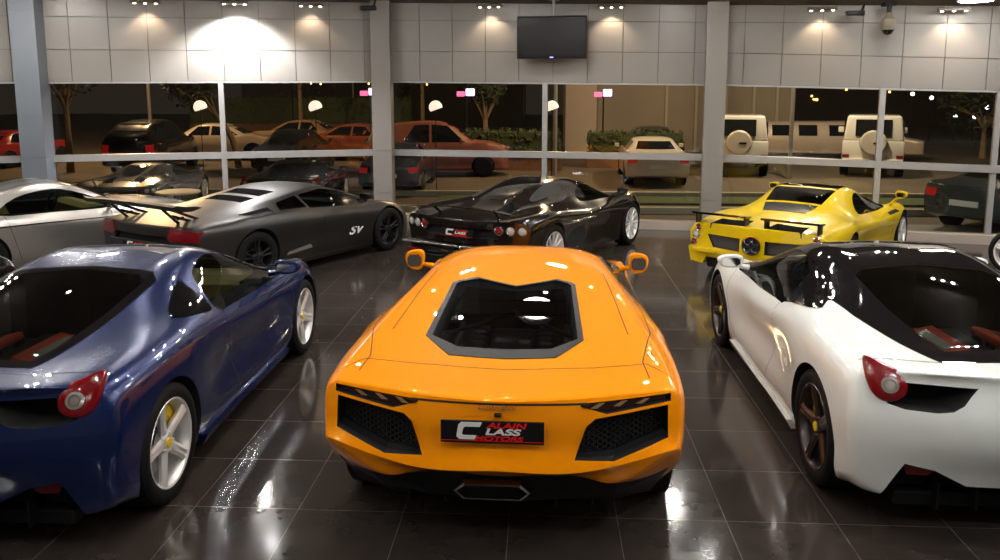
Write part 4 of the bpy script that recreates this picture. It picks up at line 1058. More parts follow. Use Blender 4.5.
bm = bmesh.new(); box(bm, FLX1, FLX1 + .2, FLY0, Ep[1], 0, 3.95); struct(new_obj('wall_right', bm, M_side))
bm = bmesh.new(); box(bm, FLX0 - .2, FLX1 + .2, FLY0 - .2, FLY0, 0, 3.95); struct(new_obj('wall_back', bm, M_side))

def bay(n, p, q, lp, lq, mull, first=.42, col_gap=0.0):
    p, q = Vector(p), Vector(q); d = (q - p); L = d.length; d.normalize(); nn = Vector((d.y, -d.x))   # nn points into the room
    def P(t, k, off=0):
        """t metres along, k level index or height"""
        f = t / L; z = (lp[k] * (1 - f) + lq[k] * f) if isinstance(k, int) and k < 5 and k >= 0 else 0
        c = p + d * t + nn * off; return Vector((c.x, c.y, z))
    def bar(bm, t0, t1, k, dz0, dz1, o0, o1):
        v = []
        for t in (t0, t1):
            for o in (o0, o1):
                for dz in (dz0, dz1):
                    c = P(t, k, o); v.append(bm.verts.new((c.x, c.y, c.z + dz)))
        for f in ((0, 1, 3, 2), (4, 5, 7, 6), (0, 1, 5, 4), (2, 3, 7, 6), (0, 2, 6, 4), (1, 3, 7, 5)): bm.faces.new([v[i] for i in f])
    def post(bm, t, w_, k1, o0, o1, dz=0):
        v = []
        for tt in (t - w_ / 2, t + w_ / 2):
            for o in (o0, o1):
                a = P(tt, k1, o); v.append(bm.verts.new((a.x, a.y, .10))); v.append(bm.verts.new((a.x, a.y, a.z + dz)))
        for f in ((0, 1, 3, 2), (4, 5, 7, 6), (0, 1, 5, 4), (2, 3, 7, 6), (0, 2, 6, 4), (1, 3, 7, 5)): bm.faces.new([v[i] for i in f])
    # soffit panels over the window
    bm = bmesh.new(); ts = [0]; t = first
    while t < L - .02: ts.append(t); t += .588
    ts.append(L)
    for k in (1, 2, 3):
        for a, b in zip(ts, ts[1:]):
            g = .006; fr = []
            for (tt, kk, dz) in ((a + g, k, g), (b - g, k, g), (b - g, k + 1, -g), (a + g, k + 1, -g)):
                c = P(min(max(tt, 0), L), kk, .02); fr.append(Vector((c.x, c.y, c.z + dz)))
            v = [bm.verts.new(c) for c in fr]; f = bm.faces.new(v)
            bk = [bm.verts.new(c - Vector((nn.x, nn.y, 0)) * .02) for c in fr]
            for i in range(4): bm.faces.new((v[i], v[(i + 1) % 4], bk[(i + 1) % 4], bk[i]))
    bmesh.ops.recalc_face_normals(bm, faces=bm.faces)
    np0 = len(bm.faces)
    bar(bm, 0, L, 1, 0.0, .0001, -.2, 0)
    bm.faces.ensure_lookup_table()
    a, b, c2, d2 = P(0, 1), P(L, 1), P(L, 4), P(0, 4)
    f = bm.faces.new([bm.verts.new(x) for x in (a, b, c2, d2)]); f.material_index = 1
    o = new_obj('wall_front', bm, [M_wall, mat('joint_dark', (.13, .125, .12), .8)]); struct(o)
    # window frame: bar, mullions, head, sill
    bm = bmesh.new()
    bar(bm, 0, L, 0, -.055, .055, -.06, .05); bar(bm, 0, L, 1, -.03, .0, -.06, .03)
    for m_ in mull: post(bm, m_, .085, 1, -.06, .055)
    for e in (.02, L - .02): post(bm, e, .04, 1, -.06, .03)
    bmesh.ops.recalc_face_normals(bm, faces=bm.faces)
    wf = struct(new_obj('window_%d' % n, bm, M_frame))
    bm = bmesh.new()
    cuts = [0.02] + list(mull) + [L - .02]
    for a, b in zip(cuts, cuts[1:]):
        for k in (0, 1):
            z0 = .14 if k == 0 else None
            v = []
            for t_ in (a, b):
                lo_ = P(t_, 0); v.append((lo_.x, lo_.y, .14 if k == 0 else lo_.z)); hi_ = P(t_, 0 if k == 0 else 1); v.append((hi_.x, hi_.y, hi_.z))
            vv = [bm.verts.new(x) for x in v]; bm.faces.new((vv[0], vv[2], vv[3], vv[1]))
    bmesh.ops.solidify  # panes are single sheets
    new_obj('window_pane', bm, M_shop, wf)
    bm = bmesh.new(); v = []
    for t_ in (0, L):
        for o_ in (-.12, .12):
            c = p + d * t_ + nn * o_
            for z in (0, .14): v.append(bm.verts.new((c.x, c.y, z)))
    for f in ((0, 1, 3, 2), (4, 5, 7, 6), (0, 1, 5, 4), (2, 3, 7, 6), (0, 2, 6, 4), (1, 3, 7, 5)): bm.faces.new([v[i] for i in f])
    bmesh.ops.recalc_face_normals(bm, faces=bm.faces); struct(new_obj('trim_%d' % n, bm, mat('sill_stone', (.42, .36, .31), .4)))
def lerp2(p, q, f): return (p[0] + (q[0] - p[0]) * f, p[1] + (q[1] - p[1]) * f)
def mix(a, b, f): return tuple(x + (y - x) * f for x, y in zip(a, b))
bay(1, A0, A, LV['A0'], LV['A'], [1.4], .3)
bay(2, A, Bp, LV['A'], LV['B'], [2.9], .62)
bay(3, Bp, Cp, LV['B'], LV['C'], [2.88], .66)
bay(4, Cp, Dp, LV['C'], LV['D'], [2.56], .45)
bay(5, Dp, Ep, LV['D'], LV['E'], [1.9], .35)
def column(p, wx, dy, z1, m, rot=0):
    bm = bmesh.new(); zs = [0, .55, 1.3, 1.95, 2.5, 3.03, 3.55, z1]
    for a, b in zip(zs, zs[1:]): box(bm, -wx / 2, wx / 2, -dy, .1, a + .004, b - .004)
    box(bm, -wx / 2 + .008, wx / 2 - .008, -dy + .008, .09, 0, z1)
    o = new_obj('column', bm, m); o.location = (p[0], p[1], 0); o.rotation_euler = (0, 0, rot); struct(o)
column((A[0] + .10, A[1] - .03), .36, .36, 3.84, M_wall2, .25)
column((Bp[0] - .02, Bp[1] - .02), .33, .30, 3.9, M_wall, .05)
column((Cp[0] + .0, Cp[1] + .0), .33, .34, 3.8, M_wall, -.15)

# ------------------------------------------------------------------ lamps
M_lens = mat('lamp_lens', (1, 1, 1), .5, emit=(1, .97, .93), estr=58)
M_lens2 = mat('spot_lens', (1, 1, 1), .5, emit=(1, .95, .88), estr=1500)
M_body = mat('lamp_housing', (.25, .24, .23), .4, .4)
def bay_lamp_proto():
    t = thing('ceiling_lamp', '', 'lamp')
    bm = bmesh.new(); lathe(bm, [(.0, .24), (.03, .25), (.10, .20), (.15, .10), (.16, .0)], 32, 'Z'); new_obj('lamp_shade', bm, M_body, t, angle=40)
    for f in []: pass
    bm = bmesh.new(); lathe(bm, [(-.004, .22), (-.012, .18), (-.016, 0)], 28, 'Z'); new_obj('lamp_lens', bm, M_lens, t)
    return t
def copy_tree(o, parent=None):
    c = o.copy(); COL.objects.link(c)
    if parent is not None: c.parent = parent
    for ch_ in list(o.children): copy_tree(ch_, c)
    return c
proto = bay_lamp_proto(); first = True
spots = [(-.08, 9.25, 'over the gap between the orange car and the brownish black car'), (.22, 11.75, 'before the front wall on the middle line'),
         (3.6, 2.9, 'nearest the camera, over the gap beside the white car'), (3.6, 5.4, 'over the white car'), (4.3, 11.0, 'over the middle of the yellow car'),
         (6.15, 12.05, 'at the top right of the photo, before the front wall'), (6.6, 8.6, 'high at the right wall side'), (-6.6, 11.2, 'over the silver car at the far left'), (-8.4, 6.2, 'at the left wall side'), (.4, -2.2, 'behind the camera')]
for x, y, lab in spots:
    o = proto if first else copy_tree(proto); first = False
    o.location = (x, y, 3.74 if y < 12 else 3.62); o['label'] = 'round white ceiling lamp ' + lab; o['group'] = 'round ceiling lamps'
def spot_proto(lens=None):
    t = thing('spotlight_strip', '', 'spotlight')
    bm = bmesh.new(); box(bm, -.22, .22, -.045, .045, .0, .05, .008); new_obj('lamp_housing', bm, mat('spot_housing', (.10, .08, .06), .5), t)
    for k in (-.16, 0, .16):
        bm = bmesh.new(); lathe(bm, [(-.012, .018), (-.010, .022), (.0, .022)], 12, 'Z', (k, 0, 0)); new_obj('spot_lens', bm, lens or M_lens2, t)
    return t
sp = spot_proto(); first = True
rows = [(-9.3, 'wide left'), (-7.4, 'outer left'), (-4.4, 'left'), (-1.2, 'centre left'), (1.9, 'centre right'), (5.0, 'right'), (7.9, 'outer right')]
for x, nx in rows:
    for y, ny in ((1.2, 'over the nearest floor'), (4.2, 'over the front cars'), (6.7, 'over the noses of the front cars'), (9.2, 'over the back cars'), (11.4, 'near the front wall')):
        o = sp if first else copy_tree(sp); first = False
        o.location = (x, y, 3.84); o.rotation_euler = (0, 0, 0)
        o['label'] = 'strip of three small ceiling spotlights, %s line, %s' % (nx, ny); o['group'] = 'ceiling spotlight strips'
# small round recessed lights between the strips
M_dl = mat('downlight_lens', (1, 1, 1), .5, emit=(1, .97, .92), estr=900)
dl = thing('downlight', '', 'light')
bm = bmesh.new(); lathe(bm, [(-.004, .032), (-.012, .045), (.0, .05), (.03, .05)], 16, 'Z'); new_obj('lamp_housing', bm, M_body, dl)
bm = bmesh.new(); lathe(bm, [(-.006, .024), (-.008, 0)], 12, 'Z'); new_obj('lamp_lens', bm, M_dl, dl)
first = True
for j, y in enumerate((.2, 2.4, 5.2, 7.9, 10.3)):
    for x in (-8.2, -5.8, -3.4, -1.9, -.3, .9, 2.6, 4.1, 6.3):
        o = dl if first else copy_tree(dl); first = False
        o.location = (x + .35 * math.sin(j * 2.1 + x), y + .5 * math.cos(x * 1.7 + j), 3.885)
        o['label'] = 'small round recessed ceiling light above the showroom cars'; o['group'] = 'recessed ceiling lights'
# wall washing strips by the front wall
M_lens3 = mat('wash_lens', (1, 1, 1), .5, emit=(1, .85, .62), estr=12)
sw = spot_proto(M_lens3); sw_used = []
def wall_spot(p, q, f, zc, label, power, cone=110, off=.20, col=(1, .76, .52)):
    d = (Vector(q) - Vector(p)); L = d.length; d.normalize(); nn = Vector((d.y, -d.x)); c = Vector(p) + d * (L * f) + nn * off
    o = copy_tree(sw) if sw_used else sw; sw_used.append(1); o.location = (c.x, c.y, zc - .07); o.rotation_euler = (0, 0, math.atan2(d.y, d.x)); o['label'] = label; o['group'] = 'wall washing spotlight strips'
    l = bpy.data.lights.new('wall_spot', 'SPOT'); l.energy = power; l.color = col; l.spot_size = math.radians(cone); l.spot_blend = .55; l.shadow_soft_size = .04
    lo_ = bpy.data.objects.new('spot_light', l); COL.objects.link(lo_); lo_.location = (c.x, c.y, zc - .10)
    tgt = Vector((c.x - nn.x * .10, c.y - nn.y * .10, 2.9)); lo_.rotation_euler = (tgt - lo_.location).to_track_quat('-Z', 'Y').to_euler()
    lo_.parent = o; lo_.matrix_parent_inverse = (Matrix.Translation(o.location) @ Matrix.Rotation(o.rotation_euler.z, 4, 'Z')).inverted()
wall_spot(A, Bp, .32, 3.82, 'spotlight strip washing the wall panels beside the left column', 34)
wall_spot(A, Bp, .565, 3.82, 'strongest spotlight strip, washing the panels above the left window', 760, 132, .42, (1, .98, .97))
wall_spot(A, Bp, .78, 3.84, 'spotlight strip washing the panels left of the middle column', 34)
wall_spot(Bp, Cp, .34, 3.82, 'spotlight strip washing the panels left of the television', 34)
wall_spot(Bp, Cp, .70, 3.78, 'spotlight strip washing the panels right of the television', 34)
wall_spot(Cp, Dp, .38, 3.66, 'spotlight strip washing the panels left of the dome camera', 34)
wall_spot(Cp, Dp, .82, 3.60, 'spotlight strip washing the panels right of the dome camera', 34)

# ------------------------------------------------------------------ television and cameras on the wall
tv = thing('television', 'flat black television hung high on the white wall panels', 'television', (.14, 13.45, 3.21), -.12)
bm = bmesh.new(); box(bm, -.575, .575, -.04, .04, -.34, .35, .012); new_obj('tv_bezel', bm, M_blk, tv, angle=40)
bm = bmesh.new(); box(bm, -.545, .545, -.043, -.040, -.29, .32); new_obj('screen', bm, mat('tv_screen', (.006, .005, .005), .3, spec=.15), tv)
bm = bmesh.new(); box(bm, -.03, .03, -.044, -.040, -.325, -.31); new_obj('power_light', bm, mat('blue_led', (.1, .1, .8), .4, emit=(.3, .3, 1), estr=3), tv)
bm = bmesh.new(); tube(bm, [(.02, .02, .20), (.02, .05, .42), (.02, .05, .62)], .025, 10); tube(bm, [(-.08, .05, .52), (.02, .05, .46), (.10, .04, .52)], .012, 8); box(bm, -.07, .11, .0, .12, .60, .64, .01); new_obj('ceiling_bracket', bm, mat('bracket_grey', (.3, .3, .3), .4, .6), tv, angle=40)
def dome_cam(x, y, z, s_, label, dome=True):
    t = thing('security_camera', label, 'camera', (x, y, z), 0, None, s_)
    if dome:
        bm = bmesh.new(); lathe(bm, [(.30, .05), (.24, .06), (.20, .10), (.05, .105), (.03, .09)], 24, 'Z'); new_obj('camera_housing', bm, mat('camera_beige', (.20, .17, .12), .4), t, angle=40)
        bm = bmesh.new(); lathe(bm, [(.05, .095), (.02, .09), (-.03, .06), (-.05, 0)], 24, 'Z'); new_obj('camera_dome', bm, M_bglass, t, angle=60)
        bm = bmesh.new(); tube(bm, [(0, 0, .3), (0, 0, .46)], .035, 10); box(bm, -.09, .09, -.05, .12, .40, .46, .01); new_obj('camera_bracket', bm, M_blk, t, angle=40)
    else:
        bm = bmesh.new(); box(bm, -.17, .13, -.04, .04, -.03, .05, .015); tube(bm, [(.08, 0, .02), (.12, 0, .16)], .018, 8); new_obj('camera_housing', bm, M_blk, t, angle=40)
        bm = bmesh.new(); lathe(bm, [(-.185, .028), (-.19, .02), (-.17, .028)], 16, 'X', (0, 0, .01)); new_obj('camera_lens', bm, M_chrome, t)
dome_cam(5.16, 12.55, 3.22, .95, 'beige dome security camera with a black dome, hanging at top right')
dome_cam(4.72, 12.65, 3.50, .9, 'small black box camera beside the beige dome camera', False)
dome_cam(-2.98, 13.9, 3.74, .9, 'small black box camera near the top of the middle column', False)

# ================================================================== THE CARS
def place(fn, name, label, x, y, deg, s_, *a, **k):
    r_ = thing(name, label, 'car', (x, y, 0), math.radians(deg - 90), s=s_); fn(r_, *a, **k); return r_
P_or = mat('orange_paint', (1.0, .31, .0), .5, 0, 1, spec=.04)
P_bl = mat('blue_paint', (.0035, .018, .10), .25, .5, 1)
P_wh = mat('white_paint', (.76, .80, .78), .4, 0, 1, spec=.2)
P_mb = mat('matt_black', (.014, .012, .011), .36, .0, spec=.6)
P_bk = mat('brown_black_paint', (.014, .009, .007), .14, .3, 1)
P_ye = mat('yellow_paint', (.66, .46, .003), .4, 0, 1, spec=.1)
P_si = mat('silver_paint', (.52, .49, .46), .28, .8, 1)
P_k2 = mat('black_paint', (.006, .006, .007), .2, .2, 1)
M_tan = mat('tan_leather', (.50, .40, .13), .55)
r_ = place(wedge_car, 'sports_car', 'bright orange wedge sports car parked in the middle of the front row', -.185, 4.60, 88.5, 1, P_or); r_.scale = (.95, 1, 1)
place(rounded_coupe, 'sports_car', 'metallic dark blue sports coupe with silver wheels, left of the orange car', -3.07, 4.27, 90, 1, P_bl, seat_m=M_tan, trim_m=M_tan)
place(rounded_coupe, 'sports_car', 'white sports coupe with glossy black roof, right of the orange car', 2.59, 4.70, 90, 1, P_wh, roof_m=M_blkgloss, rim_m=M_darkalloy, seat_m=M_redp)
place(rounded_coupe, 'sports_car', 'gloss black coupe mostly out of view at the left, beyond the blue car', -6.05, 4.3, 90, 1, P_k2)
place(winged_car, 'sports_car', 'matt black wedge sports car with a big rear wing and SV on its door', -4.25, 9.78, 62, .95, P_mb)
place(canopy_car, 'sports_car', 'glossy brownish black bubble-canopy sports car behind the orange car', -.66, 10.42, 61.5, .97, P_bk)
place(longtail_car, 'sports_car', 'bright yellow sports car with twin rear winglets and round central exhaust', 3.05, 10.25, 53.5, .905, P_ye)
place(coupe, 'sports_car', 'silver coupe with tan interior at the far left of the back row', -7.40, 9.62, 50, .93, P_si, seat_m=M_tan)
t = thing('display_wheel', 'wheel with a white ring rim cut off by the right edge', 'wheel', (6.03, 10.35, 0), 0)
wd_ = add_wheel(t, -1, 0, 0, .30, .20, .235, 'five', mat('white_alloy', (.8, .75, .74), .3), M_blk, cal_ang=0); wd_.rotation_euler = (0, 0, PI + 1.0)

# ================================================================== OUTSIDE, BEYOND THE GLASS
GZ = -.35
M_asph = mat('asphalt', (.10, .075, .05), .85, noise=(.6, .35))
bm = bmesh.new(); box(bm, -60, 60, 11.6, 90, GZ - .2, GZ); struct(new_obj('ground', bm, M_asph))
# raised lawn strip and pale kerbs running along the front
def strip(nm, y0, y1, z, m, x0=-30, x1=30, skew=0, lab=None, cat=None):
    bm = bmesh.new(); v = [bm.verts.new(p) for p in ((x0, y0 + skew * 0, GZ), (x1, y0 + skew, GZ), (x1, y1 + skew, GZ), (x0, y1, GZ), (x0, y0, z), (x1, y0 + skew, z), (x1, y1 + skew, z), (x0, y1, z))]
    for f in ((4, 5, 6, 7), (0, 1, 5, 4), (2, 3, 7, 6), (0, 3, 7, 4), (1, 2, 6, 5)): bm.faces.new([v[i] for i in f])
    bmesh.ops.recalc_face_normals(bm, faces=bm.faces); return new_obj(nm, bm, m)
struct(strip('trim_6', 14.75, 16.3, GZ + .03, mat('paving_grey', (.20, .20, .19), .7, noise=(3, .2))))
o = strip('lawn', 19.0, 20.3, GZ + .05, mat('lawn_green', (.055, .075, .018), .9, noise=(20, .6)), -2.6, 11); tag(o, 'narrow strip of short grass outside the glass front', 'lawn'); o['kind'] = 'stuff'
struct(strip('trim_7', 17.6, 17.8, GZ + .14, mat('kerb_pale', (.35, .30, .22), .7)))
struct(strip('trim_8', 20.3, 20.5, GZ + .14, mat('kerb_pale', (.35, .30, .22), .7)))
# facade with ribs on the right, white pier
M_fac = mat('facade_beige', (.30, .245, .18), .8, noise=(.8, .12))
def bld(nm, x0, x1, y, z1, m, lab, ribs=(), cat='building', depth=4, pier=None):
    t = thing(nm, lab, cat, ((x0 + x1) / 2, y, GZ)); w_ = (x1 - x0) / 2
    bm = bmesh.new(); box(bm, -w_, w_, 0, depth, 0, z1); new_obj('facade', bm, m, t)
    for r in ribs:
        bm = bmesh.new(); box(bm, r - .06, r + .06, -.10, 0, 0, z1); new_obj('rib', bm, mat('rib_pale', (.42, .36, .27), .7), t)
    if pier:
        bm = bmesh.new(); box(bm, pier[0], pier[1], -.6, 0, 0, z1); new_obj('pier', bm, mat('pier_cream', (.48, .38, .30), .7), t)
    return t
bld('office_building', 1.0, 10.9, 36, 7, M_fac, 'beige office building with pale vertical ribs behind the white convertible', [-.5, .8, 2.1, 3.3, 4.3], pier=(-4.95, -3.6))
bld('dark_building', -22, -1.5, 58, 7.5, mat('facade_dark', (.05, .04, .03), .9), 'long dark building far behind the trees on the left', [-6, -2, 3])
bld('low_building', 17, 48, 60, 6.0, mat('facade_brown', (.07, .045, .028), .9), 'low dark brown building far away at the right', [-8, 0, 8])
# hedges on low brown walls
def hedge(x0, x1, y, z0, z1, lab):
    t = thing('hedge', lab, 'hedge', ((x0 + x1) / 2, y, GZ)); w_ = (x1 - x0) / 2
    bm = bmesh.new(); rnd = random.Random(int(x0 * 10))
    for i in range(int(w_ * 2 * 380)):
        c = Vector((rnd.uniform(-w_, w_), rnd.uniform(-.35, .5), rnd.uniform(z0, z1) + .06 * math.sin(i)))
        a = Vector((rnd.uniform(-1, 1), rnd.uniform(-1, 1), rnd.uniform(-1, 1))).normalized() * .09; b = a.orthogonal().normalized() * .05
        bm.faces.new([bm.verts.new(c + q) for q in (-a, b, a, -b)])
    box(bm, -w_ + .05, w_ - .05, -.28, .4, z0, z1 - .05)
    new_obj('foliage', bm, mat('hedge_green', (.040, .055, .014), .8), t)
    bm = bmesh.new(); box(bm, -w_ - .05, w_ + .05, -.2, .3, 0, z0); new_obj('planter_wall', bm, mat('brown_wall', (.16, .075, .04), .8, noise=(6, .3)), t)
hedge(-2.6, .6, 27.3, .55, 1.35, 'clipped dark green hedge on a brown wall, left of the mullion')
hedge(1.6, 4.9, 28.3, .60, 1.25, 'clipped dark green hedge on a brown wall, below the beige building')
hedge(-20.5, -7.5, 46, .8, 2.3, 'long tall dark hedge far behind the parked cars on the left')
# trees
def tree(x, y, h, lab, crown=True, bend=0., seed=1, cr=1.2):
    t = thing('street_tree', lab, 'tree', (x, y, GZ)); rnd = random.Random(seed)
    bm = bmesh.new(); pts = [(bend * (k / 6) ** 2 * -1, 0, h * k / 6 * (1 - .12 * abs(bend) * (k / 6) ** 2)) for k in range(7)]
    tube(bm, pts, [.13 - .012 * k for k in range(7)], 8)
    top = Vector(pts[-1])
    for k in range(6):
        a = 2 * PI * k / 6 + .4; tube(bm, [Vector(pts[4]), Vector(pts[4]).lerp(top, .6) + Vector((math.cos(a) * .35, math.sin(a) * .35, .2)), top + Vector((math.cos(a) * .9 * cr / 1.2, math.sin(a) * .9, .35))], [.05, .035, .015], 6)
    new_obj('trunk', bm, mat('bark', (.22, .15, .08), .9, noise=(8, .3)), t)
    if crown:
        bm = bmesh.new()
        for i in range(900):
            d = Vector((rnd.gauss(0, 1), rnd.gauss(0, 1), rnd.gauss(0, .6))).normalized() * cr * rnd.uniform(.5, 1)
            c = top + d + Vector((0, 0, .5)); a = Vector((rnd.uniform(-1, 1), rnd.uniform(-1, 1), rnd.uniform(-1, 1))).normalized() * .10; b = a.orthogonal().normalized() * .05
            bm.faces.new([bm.verts.new(c + q) for q in (-a, b, a, -b)])
        new_obj('crown', bm, mat('leaf_dark', (.025, .035, .010), .8), t)
tree(-15.6, 25.6, 3.1, 'slim forked tree near the left end of the left window', seed=2)
tree(-10.7, 27.6, 3.0, 'thin curved tree leaning left near the first glowing globe', bend=1.6, seed=3, cr=.9)
tree(-2.2, 30.8, 2.3, 'small forked tree behind the left hedge', seed=4, cr=.8)
tree(-17.9, 23.2, 3.0, 'pale bare-trunked tree seen at the extreme left', seed=5)
tree(17.6, 33, 1.7, 'dark round tree at the right behind the white off-roader', seed=6, cr=1.8)
tree(22.6, 36, 1.9, 'darker tree at the far right edge of the window', seed=7, cr=2.0)
tree(-6.0, 40, 4.2, 'tall dark tree in front of the long dark building', seed=8, cr=2.4)
tree(-12.5, 41, 4.2, 'broad dark tree left of the string of lights', seed=9, cr=2.6)
# globes added for lamp reflections in the glass, lit boxes, strings of bulbs
M_globe = mat('globe_glow', (1, .9, .8), .5, emit=(1, .80, .64), estr=1.25)
def globe(x, y, z, r, lab):  # glowing cut sphere takes the place of a lamp mirrored in the window
    t = thing('reflection_globe', lab, 'lamp', (x, y, GZ), 0, 'globes for lamp reflections')
    bm = bmesh.new(); tube(bm, [(0, 0, 0), (0, 0, z - r * .3)], .012, 8); new_obj('lamp_post', bm, M_blk, t)  # thin post added only to carry the globe
    bm = bmesh.new(); bmesh.ops.create_uvsphere(bm, u_segments=24, v_segments=14, radius=r)
    bmesh.ops.bisect_plane(bm, geom=bm.verts[:] + bm.edges[:] + bm.faces[:], plane_co=(0, 0, -.35 * r), plane_no=(.35, 0, -1), clear_outer=True)
    bmesh.ops.holes_fill(bm, edges=[e for e in bm.edges if e.is_boundary]); bmesh.ops.translate(bm, vec=(0, 0, z), verts=bm.verts)
    new_obj('lamp_globe', bm, M_globe, t, angle=50)
for px, lab in ((-8.50, 'glowing globe standing in for a lamp reflection, left of the left mullion'), (-5.60, 'glowing globe standing in for a lamp reflection, above the dark saloon'), (-2.62, 'glowing globe standing in for a lamp reflection, just right of the middle column'), (.22, 'glowing globe standing in for a lamp reflection, partly behind the middle mullion')):
    globe(px * 1.097, 21.5, 1.90 - GZ, .18, lab)
M_sign = mat('sign_glow', (.8, .7, 1), .5, emit=(.62, .50, 1.0), estr=3.2)
M_sign2 = mat('sign_red', (1, .1, .1), .5, emit=(1, .15, .35), estr=1.5)
for x, y, z, lab in ((-6.4, 29.5, 2.28, 'small lit white and violet sign above the red car'), (-2.75, 28.9, 2.26, 'small lit white and violet sign at the forked tree'), (2.2, 29.5, 2.24, 'small lit white and violet sign on the beige building')):
    t = thing('lit_sign', lab, 'sign', (x, y, z), 0, 'small lit signs outside')
    bm = bmesh.new(); box(bm, -.02, .30, -.04, .04, -.11, .15, .03); new_obj('sign_face', bm, M_sign, t)
    bm = bmesh.new(); box(bm, -.34, -.06, -.04, .04, -.13, .05, .02); new_obj('sign_text', bm, M_sign2, t)
    bm = bmesh.new(); tube(bm, [(0, .05, .0), (0, .05, GZ - z)], .03, 6); new_obj('sign_post', bm, M_blk, t)
M_bulb = mat('bulb_amber', (1, .6, .2), .5, emit=(1, .55, .15), estr=6)
rnd = random.Random(11)
t = thing('string_lights', 'string of tiny amber bulbs hung before the long dark building', 'string lights', (-7.5, 44.5, GZ))
bm = bmesh.new(); W = []
for i in range(25): W.append((-6.5 + 13.0 * i / 24, 0, 3.25 - GZ - .45 * math.sin(i * .55) ** 2))
tube(bm, W, .012, 5); tube(bm, [(-6.5, 0, 0), W[0]], .05, 6); tube(bm, [(6.5, 0, 0), W[-1]], .05, 6)
new_obj('wire', bm, M_blk, t)
for i, p in enumerate(W):
    bm = bmesh.new(); bmesh.ops.create_icosphere(bm, subdivisions=1, radius=.055); o = new_obj('light_bulb', bm, M_bulb, t); o.location = (p[0], p[1], p[2] - .06 - rnd.uniform(0, .12))
low = [o for o in bpy.data.objects if o.name.startswith('low_building')][0]
for i in range(14):
    bm = bmesh.new(); r0 = rnd.uniform(.05, .09); box(bm, -r0, r0, -.03, .03, -r0, r0, .01); o = new_obj('lit_window', bm, M_bulb, low)
    o.location = (rnd.uniform(-15, -6), -.03, rnd.uniform(1.9, 3.2))
M_cool = mat('bulb_white', (.8, .85, 1), .5, emit=(.8, .85, 1), estr=9)
for x, z, lab in ((21.9, .95, 'left of the close pair'), (22.9, .95, 'right of the close pair'), (23.5, 1.45, 'just above the close pair'), (19.6, 2.15, 'tallest left one'), (20.6, 1.95, 'tall middle one'), (25.0, .3, 'at the right edge')):
    t = thing('yard_lamp', 'small white yard lamp among the dark trees at right, ' + lab, 'lamp', (x, 44, GZ), 0, 'white yard lamps')
    bm = bmesh.new(); tube(bm, [(0, 0, 0), (0, 0, z - GZ)], .02, 6); new_obj('lamp_post', bm, M_blk, t)
    bm = bmesh.new(); bmesh.ops.create_icosphere(bm, subdivisions=2, radius=.10); o = new_obj('lamp_globe', bm, M_cool, t); o.location = (0, 0, z - GZ)

# ---------------- vehicles outside
def offroader(root, paint):
    """boxy off-roader seen from behind: -y is the rear"""
    bm = bmesh.new(); box(bm, -.88, .88, -2.2, 2.2, .55, 1.15, .05); new_obj('body', bm, paint, root, angle=40)
    bm = bmesh.new()
    v = [(-.86, -2.18, 1.13), (.86, -2.18, 1.13), (.86, 1.0, 1.13), (-.86, 1.0, 1.13), (-.76, -2.10, 1.92), (.76, -2.10, 1.92), (.76, .45, 1.92), (-.76, .45, 1.92)]
    vv = [bm.verts.new(p) for p in v]
    for f in ((0, 1, 2, 3), (4, 5, 6, 7), (0, 1, 5, 4), (1, 2, 6, 5), (2, 3, 7, 6), (3, 0, 4, 7)): bm.faces.new([vv[i] for i in f])
    bmesh.ops.recalc_face_normals(bm, faces=bm.faces); bmesh.ops.bevel(bm, geom=bm.edges[:], offset=.06, segments=3, affect='EDGES', profile=.5)
    new_obj('cabin', bm, paint, root, angle=40)
    bm = bmesh.new(); M = Matrix.Translation((0, -2.165, 1.55)) @ Matrix.Rotation(-.10, 4, 'X'); box(bm, -.52, .50, -.012, .012, -.26, .26, .01, M=M); new_obj('rear_window', bm, M_bglass, root)
    for sx in (1, -1):
        for y0, y1 in ((-2.0, -1.1), (-1.0, -.2), (-.1, .55)):
            bm = bmesh.new(); prism(bm, [(y0, 1.22), (y1, 1.22), (y1 - .02, 1.74), (y0, 1.74)], (0, 1, 0), (0, 0, 1), (sx, 0, 0), (0, 0, 0), .80, .855); new_obj('side_window', bm, M_bglass, root)
        bm = bmesh.new(); box(bm, sx * .76 - .10, sx * .76 + .10, -2.25, -2.19, .62, .72, .01); new_obj('tail_light', bm, M_red, root)
        bm = bmesh.new(); box(bm, sx * .90, sx * 1.08, .95, 1.05, 1.25, 1.45, .03); new_obj('wing_mirror', bm, paint, root)
        for y in (-1.35, 1.45):
            bm = bmesh.new(); lathe(bm, [(sx * .68, .2), (sx * .68, .36), (sx * .90, .36), (sx * .93, .30), (sx * .92, .2)], 28, 'X', (0, y, .36)); new_obj('wheel', bm, M_tyre, root, angle=40)
    bm = bmesh.new(); lathe(bm, [(-2.18, .37), (-2.38, .38), (-2.42, .34), (-2.43, 0)], 36, 'Y', (.0, 0, 1.10)); sp_ = new_obj('spare_wheel_cover', bm, mat('cover_white', (.66, .60, .50), .35), root, angle=30)
    bm = bmesh.new(); lathe(bm, [(-2.20, .385), (-2.36, .392), (-2.36, .38), (-2.20, .37)], 36, 'Y', (.0, 0, 1.10), closed=True); new_obj('cover_ring', bm, M_chrome, sp_, angle=30)
    bm = bmesh.new(); box(bm, .0, .22, -2.445, -2.43, 1.06, 1.12, .01); new_obj('cover_badge', bm, M_blk, sp_)
    bm = bmesh.new(); box(bm, -.86, .86, -2.30, -2.15, .45, .60, .03); new_obj('bumper', bm, paint, root)
